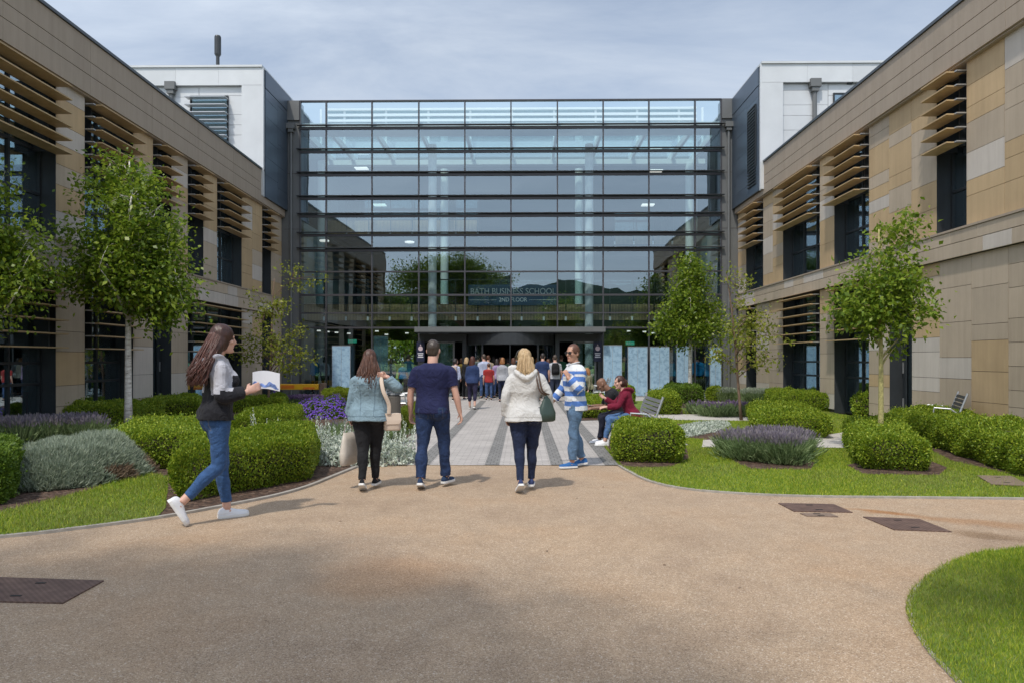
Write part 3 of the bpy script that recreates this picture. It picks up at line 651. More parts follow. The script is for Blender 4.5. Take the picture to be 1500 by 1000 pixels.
# green garden behind the back door, dark hills behind the viewer (both seen through or in the glass)
# ------------------------------------------------------------------ planting
LF=lambda n,a,b,c,t=.35,ro=.5: leafmat(n,[(0,a),(.5,b),(1,c)],t,ro)
M['hedge']=LF('hedge_leaf',(0.1052,0.184,0.01178),(0.2159,0.3138,0.02062),(0.3947,0.4499,0.0383),.3)
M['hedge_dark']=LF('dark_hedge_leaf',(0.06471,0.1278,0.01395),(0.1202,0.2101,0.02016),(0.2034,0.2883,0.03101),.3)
M['hedge_yellow']=LF('yellow_green_leaf',(0.1417,0.2012,0.01337),(0.2453,0.3186,0.02406),(0.3586,0.4024,0.04009),.35)
M['tree_leaf']=LF('tree_leaf',(0.08622,0.1603,0.01477),(0.1782,0.2709,0.02297),(0.3448,0.424,0.04924),.5,.38)
M['tree_leaf_y']=LF('light_tree_leaf',(0.1423,0.1856,0.02156),(0.2587,0.3058,0.0385),(0.4398,0.4368,0.077),.5,.45)
M['tree_leaf_d']=LF('far_tree_leaf',(0.018,0.04,0.008),(0.035,0.07,0.012),(0.06,0.1,0.018),.3)
M['twig']=pbr('twig_brown',(.045,.035,.022),.9,var=.2,scale=20)
M['bark']=pbr('brown_bark',(.17,.11,.075),.9,var=.3,scale=14,bump=.4,bscale=30,stretch=(1,1,.3))
def birch():
    m,nt,b,out=newmat('pale_birch_bark'); L=nt.links.new; tc=N(nt,'ShaderNodeTexCoord')
    mp=N(nt,'ShaderNodeMapping'); mp.inputs['Scale'].default_value=(4,4,16); L(tc.outputs['Object'],mp.inputs[0])
    n=N(nt,'ShaderNodeTexNoise',Scale=1.6,Detail=5,Roughness=.7); L(mp.outputs[0],n.inputs['Vector'])
    r=ramp(nt,[(.30,(.10,.08,.065)),(.38,(.50,.45,.39)),(.6,(.78,.75,.70)),(.78,(.60,.52,.43))]); L(n.outputs['Fac'],r.inputs['Fac']); L(r.outputs['Color'],b.inputs['Base Color']); b.inputs['Roughness'].default_value=.8; return m
M['birch']=birch()
M['lichen']=pbr('lichen_bark',(.36,.32,.13),.9,var=.35,scale=25,bump=.3)
M['lav_stem']=LF('lavender_stem',(0.1063,0.171,0.06468),(0.1932,0.2716,0.1109),(0.3091,0.3824,0.1848),.3)
M['lav_flower']=LF('lavender_flower',(0.1797,0.1576,0.209),(0.2696,0.2314,0.2821),(0.3953,0.352,0.3449),.25)
M['sant']=LF('silver_green_tuft',(0.2,0.25,0.175),(0.325,0.375,0.275),(0.45,0.5,0.3875),.25,.7)
M['dry']=LF('dry_tuft',(.18,.12,.08),(.26,.18,.12),(.32,.24,.17),.2,.8)
M['lamb']=LF('silver_felt_leaf',(0.3494,0.4092,0.3168),(0.5376,0.594,0.5016),(0.7392,0.7656,0.6864),.2,.8)
M['ger']=LF('violet_petal',(0.132,0.048,0.432),(0.204,0.09,0.576),(0.3,0.168,0.66),.35,.6)
M['mauve']=LF('mauve_petal',(.16,.10,.22),(.22,.15,.28),(.28,.20,.30),.3,.6)
M['grass_light']=LF('light_grass_blade',(0.1708,0.2064,0.03),(0.2412,0.2825,0.05),(0.3317,0.3476,0.1),.3,.6)
M['grass']=LF('grass_blade',(0.1359,0.2399,0.01417),(0.2719,0.377,0.02551),(0.5166,0.5143,0.06376),.35,.6)
def rngs(s): return np.random.default_rng(s)
def unit(v): return v/np.maximum(np.linalg.norm(v,axis=1,keepdims=True),1e-9)
def leaf_arrays(P,D,Nn,Ln,Wd,fold=.12):
    """diamond leaves: P base, D axis, Nn face normal, Ln length, Wd width"""
    Sd=unit(np.cross(D,Nn)); Nn=np.cross(Sd,D); Ln=Ln[:,None]; Wd=Wd[:,None]
    mid=P+D*Ln*.45
    V=np.stack([P, mid+Sd*Wd*.5+Nn*Ln*fold, P+D*Ln-Nn*Ln*fold*.6, mid-Sd*Wd*.5+Nn*Ln*fold],1).reshape(-1,3)
    Fa=np.arange(len(P)*4).reshape(-1,4); return V,Fa
def blade_arrays(P,D,Sd,Ln,Wd,bend=None):
    Ln=Ln[:,None]; Wd=Wd[:,None]; tip=P+D*Ln
    if bend is not None: tip=tip+bend
    V=np.stack([P-Sd*Wd*.5,P+Sd*Wd*.5,tip],1).reshape(-1,3); return V,np.arange(len(P)*3).reshape(-1,3)
def rounded_box_samples(rg,n,lx,ly,h,r,lump=.05,lseed=0,bottom=False):
    """points + outward normals over a clipped, soft-edged bush lx x ly x h standing on z=0"""
    A=np.array([lx*ly, lx*h,lx*h, ly*h,ly*h]); f=rg.choice(5,n,p=A/A.sum())
    a=rg.random(n)-.5; b=rg.random(n)-.5; P=np.zeros((n,3)); 
    hx,hy=lx/2,ly/2
    P[:,0]=np.where(f==0,a*lx,np.where((f==1)|(f==2),a*lx,np.where(f==3,-hx,hx)))
    P[:,1]=np.where(f==0,b*ly,np.where(f==1,-hy,np.where(f==2,hy,a*ly)))
    P[:,2]=np.where(f==0,h,(b+.5)*h)
    C=np.clip(P,[-(hx-r),-(hy-r),0],[hx-r,hy-r,h-r]); d=P-C; Nn=unit(d+1e-6); Q=C+Nn*np.minimum(np.linalg.norm(d,axis=1,keepdims=True),r)
    ph=rngs(lseed).random((6,4))*6.28; w=np.zeros(n)
    for k in range(6):
        fr=2.2+k*1.7; w+=np.sin(Q[:,0]*fr+ph[k,0])*np.sin(Q[:,1]*fr+ph[k,1])*np.sin(Q[:,2]*fr*1.1+ph[k,2])/(1+k*.35)
    # foot tucks in a little
    Q=Q+Nn*(w*lump)[:,None]; tuck=np.clip(1-Q[:,2]/(.35*h+1e-6),0,1)**1.5; Q[:,:2]*=(1-.10*tuck)[:,None]
    Q[:,2]=np.maximum(Q[:,2],.0); return Q,Nn
def c_skew(a,b): return .75*(a.x+b.x)/(a.y+b.y)
def hedge(label,A_px,B_px,depth,h,dens=1.0,leaf=.042,mat='hedge',seed=1,r=.20,lump=.06,name='hedge',group=None,shoots=.12,skew=None):
    """A_px,B_px ground pixels of the front foot; depth away from the viewer"""
    a,b=G(*A_px),G(*B_px); ex=(b-a); lx=ex.length; ex.normalize(); ey=Vector((-ex.y,ex.x,0))
    sk=ey; ey=Vector((c_skew(a,b) if skew is None else skew,1,0)).normalized(); c=(a+b)/2+ey*depth/2; rz=math.atan2(ex.y,ex.x); rg=rngs(seed); shx=ex.dot(ey); shy=sk.dot(ey)
    r=min(r,lx*.45,depth*.45,h*.6)
    area=lx*depth+2*h*(lx+depth); n=int(area*dens*3.0/(leaf*leaf*.42))
    Q,Nn=rounded_box_samples(rg,n,lx,depth,h,r,lump,seed)
    Q=Q-Nn*(rg.random(n)**2*.07)[:,None]
    k=int(n*shoots*.25); sel=rg.choice(n,k); Q[sel]+=Nn[sel]*(rg.random(k)*.07)[:,None]+np.array([0,0,1])*(rg.random(k)*.03)[:,None]*(Nn[sel][:,2:3]>.4)
    D=unit(Nn*.75+rg.normal(0,.55,(n,3))+np.array([0,0,.35])); Nf=unit(Nn+rg.normal(0,.55,(n,3))+np.array([0,0,.3]))
    Ln=leaf*(.7+.6*rg.random(n)); V,Fa=leaf_arrays(Q,D,Nf,Ln,Ln*(.5+.15*rg.random(n)))
    # twiggy core
    m=MB(); rings=[]
    for z,k in ((.0,.78),(.3,.86),(.7,.86),(.9,.7)):
        ring=[]
        for j in range(20):
            t=2*PI*j/20; cx,sy=math.cos(t),math.sin(t); q=(abs(cx)**5+abs(sy)**5)**-.2
            ring.append((cx*q*(lx/2)*k-0,sy*q*(depth/2)*k,z*h))
        rings.append(ring)
    m.loft(rings); nv=len(V); Vc=np.array(m.v); 
    for arr in (V,Vc): arr[:,0]+=arr[:,1]*shx; arr[:,1]*=shy
    quads=[f for f in m.f if len(f)==4]; capf=[f for f in m.f if len(f)!=4]
    tri=[]
    for f in capf:
        for i in range(1,len(f)-2,2): tri.append((f[0],f[i],f[i+1],f[min(i+2,len(f)-1)]))
    Fc=np.array(quads+tri)+nv
    me=mesh_np(name,np.vstack([V,Vc]),np.vstack([Fa,Fc]),[M[mat],M['twig']],np.concatenate([np.zeros(len(Fa)),np.ones(len(Fc))]).astype(int))
    o=link(name,me); o.location=(c.x,c.y,.012); o.rotation_euler=(0,0,rz); return tag(o,label,'hedge' if name=='hedge' else 'shrub',group)
HG='clipped green hedges in the beds'
def H(label,A,B,d,h,**k): return hedge(label,A,B,d,h,group=HG,**k)
# left of the path
H('largest hedge on the left, at the path edge behind the striding woman',(250,741),(462,704),2.6,.57,seed=11,leaf=.034)
H('bright green hedge beside the silver cushion plant, behind the large front hedge',(142,690),(322,688),3.4,.52,seed=12,leaf=.036)
H('bright green hedge between the brochure holding woman and the violet flowers',(335,648),(436,636),3.6,.44,seed=13,leaf=.042)
H('long low hedge at the foot of the shaded left wing behind the lavender',(48,634),(186,628),1.9,.54,seed=14,leaf=.045,skew=0)
H('low dark hedge just right of the pale birch trunk on the left',(196,616),(292,611),2.4,.50,seed=15,leaf=.05)
H('strip of low hedge behind the brochure holding woman near the yellow bench',(318,606),(418,600),1.6,.40,seed=16,leaf=.05)
H('small yellow green hedge in front of the lone left display board',(470,592),(512,590),2.2,.42,seed=17,leaf=.05,mat='hedge_yellow')
H('yellow green hedge between the denim jacket woman and the man in navy',(574,640),(603,636),3.6,.50,seed=18,leaf=.042,mat='hedge_yellow',skew=-.02)
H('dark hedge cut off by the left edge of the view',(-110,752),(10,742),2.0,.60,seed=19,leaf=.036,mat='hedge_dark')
# right of the path
H('rounded hedge at the paving corner in front of the seated couple',(900,677),(1003,681),2.2,.54,seed=21,leaf=.034)
H('small hedge left of the seated couple below the striped shirt man',(850,613),(906,613),4.6,.44,seed=22,leaf=.048,skew=.02)
H('rounded hedge right behind the bench of the seated couple',(952,608),(998,608),3.6,.56,seed=23,leaf=.048)
H('small hedge behind the bald seated man against the display boards',(893,592),(930,592),1.3,.62,seed=24,leaf=.055,r=.3)
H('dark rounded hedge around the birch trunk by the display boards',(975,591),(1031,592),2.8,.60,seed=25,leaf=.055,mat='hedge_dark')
H('small round hedge in front of the grey corner right of the atrium',(1037,589),(1064,589),1.1,.55,seed=26,leaf=.055,r=.3)
H('wide hedge behind the right lavender bed',(1108,640),(1218,644),5.0,.45,seed=27,leaf=.042,skew=.26)
H('low hedge under the louvred ground floor windows of the right wing',(1156,600),(1236,605),3.4,.52,seed=28,leaf=.048,skew=0)
H('rounded hedge around the lichen covered tree trunk on the right lawn',(1262,690),(1366,693),3.4,.50,seed=29,leaf=.034,skew=.34)
H('long hedge running along the right wing to the right edge of the view',(1500,702),(1650,702),6.6,.52,seed=30,leaf=.036,skew=.20)
hedge('leafy shrub with reddish tips beside the right wing door',(1252,610),(1300,613),1.0,.62,dens=.8,leaf=.07,mat='hedge',seed=32,r=.35,lump=.12,name='shrub')
# ---- soft mounds
def mound_pts(rg,n,lx,ly,h,seed,flat=.6):
    u=rg.random(n); th=rg.random(n)*2*PI; rr=np.sqrt(u); z=(1-rr**3.0)*h
    P=np.stack([rr*np.cos(th)*lx/2, rr*np.sin(th)*ly/2, z],1)
    ph=rngs(seed).random((5,3))*6.28; w=np.zeros(n)
    for k in range(5): fr=3+k*2.3; w+=np.sin(P[:,0]*fr+ph[k,0])*np.sin(P[:,1]*fr+ph[k,1])/(1+.5*k)
    P[:,2]=np.maximum(P[:,2]*(1+.16*w),.01)
    Nn=unit(np.stack([P[:,0]/(lx/2)**2*rr*1.3,P[:,1]/(ly/2)**2*rr*1.3,np.full(n,.9)],1)); return P,Nn
def place(A,B,depth):
    a,b=G(*A),G(*B); ex=b-a; lx=ex.length; ex.normalize(); ey=Vector((c_skew(a,b),1,0)).normalized(); c=(a+b)/2+ey*depth/2; return c,lx,math.atan2(ex.y,ex.x)
def joinV(parts):
    V=[];Fc=[];Mi=[];o=0
    for v,f,m in parts:
        V.append(v); Fc.append(f+o); Mi.append(np.full(len(f),m)); o+=len(v)
    return np.vstack(V),np.vstack(Fc),np.concatenate(Mi)
def lavender(label,A,B,depth,h,n=5000,seed=1,flower=.5,fm='lav_flower',name='lavender',w=.010,group='lavender clumps in the beds'):
    c,lx,rz=place(A,B,depth); rg=rngs(seed)
    ncl=max(3,int(lx*depth*9)); cen=np.stack([(rg.random(ncl)-.5)*lx*.85,(rg.random(ncl)-.5)*depth*.8],1)
    k=rg.choice(ncl,n); off=rg.normal(0,.13,(n,2)); base=cen[k]+off*.5
    base[:,0]=np.clip(base[:,0],-lx*.47,lx*.47); base[:,1]=np.clip(base[:,1],-depth*.47,depth*.47)
    out=np.stack([off[:,0]*2.0,off[:,1]*2.0,np.full(n,1.0)],1); D=unit(out+rg.normal(0,.10,(n,3)))
    Ln=h*(.72+.36*rg.random(n)); P=np.concatenate([base,np.zeros((n,1))],1)
    Sd=unit(np.cross(D,rg.normal(0,1,(n,3)))); v1,f1=leaf_arrays(P,D,np.cross(Sd,D),Ln*.97,np.full(n,w*1.2),.0)
    sel=np.where((D[:,2]>.88)&(Ln>h*.80)&(rg.random(n)<flower*1.5))[0]; nf=len(sel); Ds=D[sel]; Ss=Sd[sel]; Pf=P[sel]+Ds*(Ln[sel]*.86)[:,None]; v2,f2=leaf_arrays(Pf,Ds,np.cross(Ss,Ds),.06+.05*rg.random(nf),np.full(nf,w*2.2),.05)
    S2=np.cross(Sd,D); v2b,f2b=leaf_arrays(Pf,Ds,Ss,.06+.05*rg.random(nf),np.full(nf,w*2.2),.05)
    m=n; ks=rg.choice(ncl,m); lo=rg.normal(0,.14,(m,2)); Pl=np.concatenate([cen[ks]+lo,(rg.random((m,1))*.6*h)],1); Dl=unit(np.stack([lo[:,0]*2.5,lo[:,1]*2.5,np.full(m,.8)],1)+rg.normal(0,.3,(m,3)))
    v3,f3=leaf_arrays(Pl,Dl,unit(rg.normal(0,1,(m,3))),.09+.06*rg.random(m),np.full(m,w*1.3),.05)
    V,Fc,Mi=joinV([(v1,f1,0),(v3,f3,0),(v2,f2,1),(v2b,f2b,1)])
    o=link(name,mesh_np(name,V,Fc,[M['lav_stem'],M[fm]],Mi)); o.location=(c.x,c.y,.012); o.rotation_euler=(0,0,rz); return tag(o,label,'lavender' if name=='lavender' else 'plant',group)
lavender('lavender bed with violet grey spikes in the middle of the right lawn',(1070,678),(1188,687),1.8,.45,n=20000,seed=41,flower=.17)
lavender('lavender bed at the far left below the shaded wing windows',(-90,662),(150,650),1.7,.52,n=11000,seed=42,w=.012,flower=.25)
lavender('purple lavender band in front of the yellow bench',(386,596),(470,596),1.6,.34,n=6000,seed=43,w=.016,fm='mauve')
lavender('mauve flowered low plants between the right birch and the thin tree',(1018,612),(1100,612),1.6,.40,n=6000,seed=44,w=.016,fm='mauve',flower=.05)
lavender('tuft of grassy green stems beside the denim jacket woman',(470,668),(552,652),1.6,.42,n=6000,seed=45,w=.010,flower=0.02,group='grassy tufts')
lavender('feathery silver green shrub beside the thin tree on the right',(1092,592),(1148,594),1.2,.55,n=6000,seed=46,w=.016,flower=.35,fm='sant',name='silver_shrub',group='silver shrubs')
lavender('small feathery silver shrub before the grey atrium corner',(1046,588),(1074,590),.9,.52,n=3500,seed=47,w=.016,flower=.35,fm='sant',name='silver_shrub',group='silver shrubs')
def silver_cushion(label,A,B,depth,h,n,seed,name='cushion_plant'):
    c,lx,rz=place(A,B,depth); rg=rngs(seed); P,Nn=mound_pts(rg,n,lx,depth,h,seed)
    P=P-Nn*(rg.random(n)**2*.08)[:,None]; D=unit(Nn*.8+rg.normal(0,.35,(n,3))+[0,0,.25]); Sd=unit(np.cross(D,rg.normal(0,1,(n,3))))
    v,f=leaf_arrays(P,D,np.cross(Sd,D),.07+.07*rg.random(n),np.full(n,.010)+.006*rg.random(n),.05)
    mi=np.where((P[:,2]<.34*h)&(np.sin(P[:,0]*7+P[:,1]*5)>.25),1,0)
    Pc,_=mound_pts(rg,3000,lx*.9,depth*.9,h*.86,seed); Dc=unit(rg.normal(0,1,(3000,3))); vc,fc=leaf_arrays(Pc,Dc,unit(rg.normal(0,1,(3000,3))),np.full(3000,.09),np.full(3000,.07))
    V=np.vstack([v,vc]); Fc=np.vstack([f,fc+len(v)]); Mi=np.concatenate([mi,np.full(len(fc),2)])
    o=link(name,mesh_np(name,V,Fc,[M['sant'],M['dry'],M['twig']],Mi)); o.location=(c.x,c.y,.012); o.rotation_euler=(0,0,rz); return tag(o,label,'plant')
silver_cushion('silver green cushion plant with dry brown patches along the left lawn',(-22,742),(186,694),1.7,.47,46000,51)
def lambs(label,A,B,depth,h,n,spikes,seed,leaf=.09,name='silver_perennial',cat='plant'):
    c,lx,rz=place(A,B,depth); rg=rngs(seed); parts=[]
    P,Nn=mound_pts(rg,n,lx,depth,h*.45,seed); P-=Nn*(rg.random(n)**2*.06)[:,None]
    D=unit(Nn*.6+rg.normal(0,.5,(n,3))+[0,0,.2]); L_=leaf*(.7+.7*rg.random(n)); parts.append((*leaf_arrays(P,D,unit(Nn+rg.normal(0,.4,(n,3))),L_,L_*.38,.1),0))
    for k in range(spikes):
        rr=math.sqrt(rg.random())*.46; th=rg.random()*6.28; bx,by=rr*math.cos(th)*lx,rr*math.sin(th)*depth; hh=h*(.65+.45*rg.random()); m=34
        lean=np.array([rg.normal(0,.13),rg.normal(0,.13),1.0]); t=np.linspace(.12,1,m); Pk=np.array([bx,by,0])+lean*(t*hh)[:,None]
        an=rg.random(m)*6.28; Dk=unit(np.stack([np.cos(an),np.sin(an),.55+.9*t],1)); Lk=leaf*(.95-.6*t)
        parts.append((*leaf_arrays(Pk,Dk,np.tile([0,0,1.],(m,1))+rg.normal(0,.2,(m,3)),Lk,Lk*.45,.08),0))
    V,Fc,Mi=joinV(parts); o=link(name,mesh_np(name,V,Fc,[M['lamb']],Mi)); o.location=(c.x,c.y,.012); o.rotation_euler=(0,0,rz); return tag(o,label,cat,'silver leaved perennials')
lambs('silver leaved plants with tall felt spikes left of the denim jacket woman',(466,703),(528,681),2.5,.62,4200,110,61,.085)
lambs('bed of pale grey green leaves beside the seated couple',(992,644),(1062,648),4.4,.14,12000,0,62,.075)
lambs('few silver spikes poking up behind the large front hedge',(372,652),(384,650),.4,.62,60,5,63,.08)
def geranium(label,A,B,depth,h,n,seed):
    c,lx,rz=place(A,B,depth); rg=rngs(seed); P,Nn=mound_pts(rg,n,lx,depth,h,seed); parts=[]
    q=P-Nn*(rg.random(n)*.08)[:,None]; parts.append((*leaf_arrays(q,unit(Nn+rg.normal(0,.6,(n,3))),unit(Nn+rg.normal(0,.5,(n,3))),np.full(n,.06),np.full(n,.05)),0))
    m=int(n*.30); Pf,Nf=mound_pts(rg,m,lx,depth,h,seed); Pf=Pf+Nf*.03+rg.normal(0,.02,(m,3))
    for k in range(5):
        an=rg.random(m)*.5+k*1.257; t1=unit(np.cross(Nf,np.array([.3,1,.1]))); t2=np.cross(Nf,t1); D=unit(t1*np.cos(an)[:,None]+t2*np.sin(an)[:,None]+Nf*.35)
        parts.append((*leaf_arrays(Pf,D,Nf,np.full(m,.026),np.full(m,.024),.05),1))
    V,Fc,Mi=joinV(parts); o=link('flower_clump',mesh_np('flower_clump',V,Fc,[M['hedge_dark'],M['ger']],Mi)); o.location=(c.x,c.y,.012); o.rotation_euler=(0,0,rz); return tag(o,label,'flowers')
geranium('mass of violet blue flowers left of the denim jacket woman',(425,618),(512,612),2.3,.46,7000,71)
geranium('small patch of violet flowers at the foot of the left thin tree',(392,588),(414,588),.8,.34,1200,72)
# ---- trees: tapered trunk with limbs, crown of leaf clumps round real twigs
def tree(label,base_px,height,env,nclump,per,leaf,tr=.055,bark='birch',mat='tree_leaf',seed=1,clear=.3,group='trees in the court',lean=(0,0),base=None,spread=.20,droop=.35,name='tree',parts=True,limbseg=5):
    p=base if base is not None else G(*base_px); rg=rngs(seed); rn=random.Random(seed)
    root=thing(name,label,'tree',(p.x,p.y,.0),0,group)
    # env: list of (dx,dy,z,rx,ry,rz) ellipsoids relative to base
    vol=np.array([e[3]*e[4]*e[5] for e in env]); k=rg.choice(len(env),nclump,p=vol/vol.sum()); E=np.array(env)
    dirs=unit(rg.normal(0,1,(nclump,3))); rad=rg.random(nclump)**(1/2.2); ph=rg.random((4,3))*6.28; lf_=np.ones(nclump)
    for q in range(4): lf_+=.19*np.sin(dirs@(rg.normal(0,2.2,3))+ph[q,0])
    C=E[k,:3]+dirs*E[k,3:]*(rad*lf_)[:,None]
    zt=max(e[2]+e[5] for e in env)*.93; zb=height*clear
    tk=MB(); npt=9; axis=[]
    for i in range(npt):
        t=i/(npt-1); z=zt*t; wob=.06*math.sin(t*5+seed)*t; axis.append(Vector((lean[0]*t+wob*.6,lean[1]*t+.05*math.sin(t*4+seed*2)*t,z)))
    rads=[tr*(1.25 if i==0 else 1)*(1-.9*(i/(npt-1))**1.1)+.006 for i in range(npt)]
    tk.tube(axis,rads,10)
    def ax(z):
        t=max(0,min(.999,z/zt))*(npt-1); i=int(t); return axis[i].lerp(axis[i+1],t-i), rads[i]*(1-(t-i))+rads[i+1]*(t-i)
    # limbs: a subset of clump centres get limbs, the others hang twigs off them
    nl=max(6,nclump//limbseg); limb_pts=[]
    for i in range(nl):
        c=Vector(C[i]); z0=max(zb,min(zt*.95,c.z-(.35+.5*rn.random())*math.hypot(c.x,c.y)-.1)); a,r0=ax(z0)
        mid=a.lerp(c,.5)+Vector((rn.gauss(0,.05),rn.gauss(0,.05),.06+.1*rn.random())); pts=[a,a.lerp(mid,.5)+Vector((0,0,.02)),mid,mid.lerp(c,.55),c]
        r1=min(r0*.6,tr*.45); tk.tube(pts,[r1,r1*.8,r1*.6,r1*.4,.004],5); limb_pts+=[mid,mid.lerp(c,.55),c]
    LP=np.array([tuple(v) for v in limb_pts])
    for i in range(nl,nclump):
        c=C[i]; d=np.linalg.norm(LP-c,axis=1); j=int(np.argmin(d)); a=Vector(LP[j]); b=Vector(c); tk.tube([a,a.lerp(b,.5)+Vector((0,0,.04)),b],[.008,.006,.003],4)
    tk.build('trunk',M[bark],root,smooth=True)
    n=nclump*per; kk=np.repeat(np.arange(nclump),per); cs=spread*(.7+.7*rg.random(nclump))
    P=C[kk]+rg.normal(0,1,(n,3))*cs[kk][:,None]*np.array([1,1,.8]); P[:,2]-=rg.random(n)*droop*.3
    outw=unit(P-np.array([0,0,zt*.55])); D=unit(outw*.4+rg.normal(0,.6,(n,3))+np.array([0,0,-droop])); Nf=unit(rg.normal(0,.6,(n,3))+np.array([0,0,.75])+outw*.35)
    Ln=leaf*(.65+.6*rg.random(n)); V,Fa=leaf_arrays(P,D,Nf,Ln*(.55+.9*rg.random(n)),Ln*(.55+.25*rg.random(n)),.10)
    link('crown',mesh_np('crown',V,Fa,M[mat]),root); return root
sL=(601-526)/1.6
tree('round crowned birch with a pale trunk left of the striding woman',(188,636),6.4,[(.05,0,4.0,1.2,1.1,1.1),(-.25,0,5.3,.6,.55,.95),(.4,0,5.5,.3,.3,.75),(.1,0,3.3,1.35,1.1,.6),(.75,-.2,2.85,.8,.7,.42),(-.8,.1,3.4,.65,.6,.5)],250,70,.098,.075,seed=3,clear=.36,spread=.19)
tree('drooping birch cut off by the left edge of the view',None,5,[(.0,0,3.6,.95,.9,1.3),(.55,0,3.2,.75,.7,.95),(.1,0,4.6,.5,.5,.7),(-.9,0,3.8,1.0,.9,1.4)],200,64,.088,.07,seed=8,base=G(-25,655),clear=.35,spread=.17,droop=.6)
tree('dense birch with a pale trunk before the display boards',(1011,588),6.3,[(-.05,0,3.5,1.05,.95,1.0),(0.0,0,4.4,.7,.65,.7),(-.1,0,5.2,.42,.42,.6),(.25,0,2.75,1.1,.9,.55),(-.6,0,3.0,.75,.6,.6)],190,60,.115,.075,seed=4,clear=.38,spread=.2)
tree('thin sparse young tree with a brown stem right of the dense birch',(1086,616),4.7,[(.15,0,2.2,.85,.7,.75),(-.55,0,1.75,.5,.5,.35),(.05,0,3.3,.35,.3,.8),(-.35,0,3.7,.35,.3,.3),(.45,0,2.6,.5,.4,.4)],70,26,.085,.035,bark='bark',seed=5,clear=.22,mat='tree_leaf_y',spread=.12,lean=(-.35,0))
tree('small round tree with a lichen yellow trunk standing in a clipped hedge',(1290,664),4.1,[(.05,0,2.7,.75,.7,.7),(.2,0,3.35,.42,.4,.6),(-.3,0,2.4,.6,.6,.32),(.5,0,2.55,.4,.4,.35),(.4,0,3.8,.2,.2,.3)],112,58,.084,.045,bark='lichen',seed=6,clear=.36,spread=.14)
tree('thin sparse young tree with a brown stem in front of the left grey corner',(392,600),4.9,[(.35,0,2.2,1.0,.6,.8),(.2,0,3.3,.8,.5,.55),(1.0,0,4.1,.75,.3,.35),(-.3,0,1.8,.8,.5,.55),(.9,0,1.6,.6,.4,.6)],85,24,.10,.04,bark='bark',seed=7,clear=.2,mat='tree_leaf_y',spread=.13,lean=(.25,0))
# trees and hills behind the viewer (seen in the glass, and shading the lower left of the path)
tree('tall leafy tree behind the viewer shading the path on the left',None,10.5,[(0,0,9.2,2.7,2.3,1.3),(1.9,.2,8.4,2.1,1.7,.9),(-1.9,0,8.5,2.6,2.0,1.1),(-.3,-.9,7.4,2.4,2,1.0),(-4.4,.2,8.6,2.2,2.2,1.1)],380,90,.17,.17,bark='bark',seed=9,base=Vector((-5.2,-1.1,0)),clear=.4,spread=.42,group='trees behind the viewer')
tree('slim leafy tree behind the viewer on the right',None,7,[(0,0,5.4,1.4,1.3,1.5)],110,60,.16,.10,bark='bark',seed=10,base=Vector((3.2,1.3,0)),clear=.45,spread=.3,group='trees behind the viewer')
for i,(x,y,h_,w_) in enumerate(((-14,-30,11,4),(-6,-42,12,4.5),(5,-38,7,4),(17,-36,9,4.5),(26,-45,11,5),(-26,-40,13,6),(-38,-36,12,6))):
    tree(['broad tree far behind the viewer','tall tree far behind the viewer'][i%2]+' '+['by the left field edge','near the hill foot','low in the hedge line','beside the right hedge','at the right field edge','on the left rise','on the far left rise'][i],None,h_,[(0,0,h_*.6,w_,w_,h_*.36),(w_*.3,0,h_*.45,w_*.8,w_*.8,h_*.25)],130,45,.5,.25,bark='bark',mat='tree_leaf_d',seed=20+i,base=Vector((x,y,0)),clear=.3,spread=.8,group='trees behind the viewer')
tree('dense green tree in the garden behind the atrium',None,7,[(0,0,3.2,4.5,2.5,2.9),(4,0,2.5,3,2,2.2),(-4,0,2.8,3,2,2.4)],190,60,.28,.15,bark='bark',mat='tree_leaf',seed=31,base=Vector((-9.6,61,0)),clear=.1,spread=.5,group='trees behind the atrium')
def hillmat():
    m,nt,b,out=newmat('wooded_hill'); L=nt.links.new; tc=N(nt,'ShaderNodeTexCoord'); v=N(nt,'ShaderNodeTexNoise',Scale=.09,Detail=8,Roughness=.75); L(tc.outputs['Object'],v.inputs['Vector'])
    r=ramp(nt,[(.35,(.008,.018,.012)),(.55,(.018,.036,.018)),(.72,(.04,.062,.026))]); L(v.outputs['Fac'],r.inputs['Fac']); L(r.outputs['Color'],b.inputs['Base Color']); b.inputs['Roughness'].default_value=1; b.inputs['Specular IOR Level'].default_value=.1; return m
b=MB(); nx,ny=140,12; vs=[]
for j in range(ny+1):
    for i in range(nx+1):
        x=-420+840*i/nx; y=-150-26*j; hh=(34+7*math.sin(x*.013+1)-.04*x+7*mnoise.noise(Vector((x*.02,y*.02,3))))*math.sin(PI*min(1,j/ny*1.6)*.5)+4.5*mnoise.noise(Vector((x*.25,y*.2,1)))
        vs.append((x,y,hh if j else -1))
fs=[(j*(nx+1)+i,j*(nx+1)+i+1,(j+1)*(nx+1)+i+1,(j+1)*(nx+1)+i) for j in range(ny) for i in range(nx)]
b.add(vs,fs); tag(b.build('hills',hillmat(),smooth=True),kind='structure')
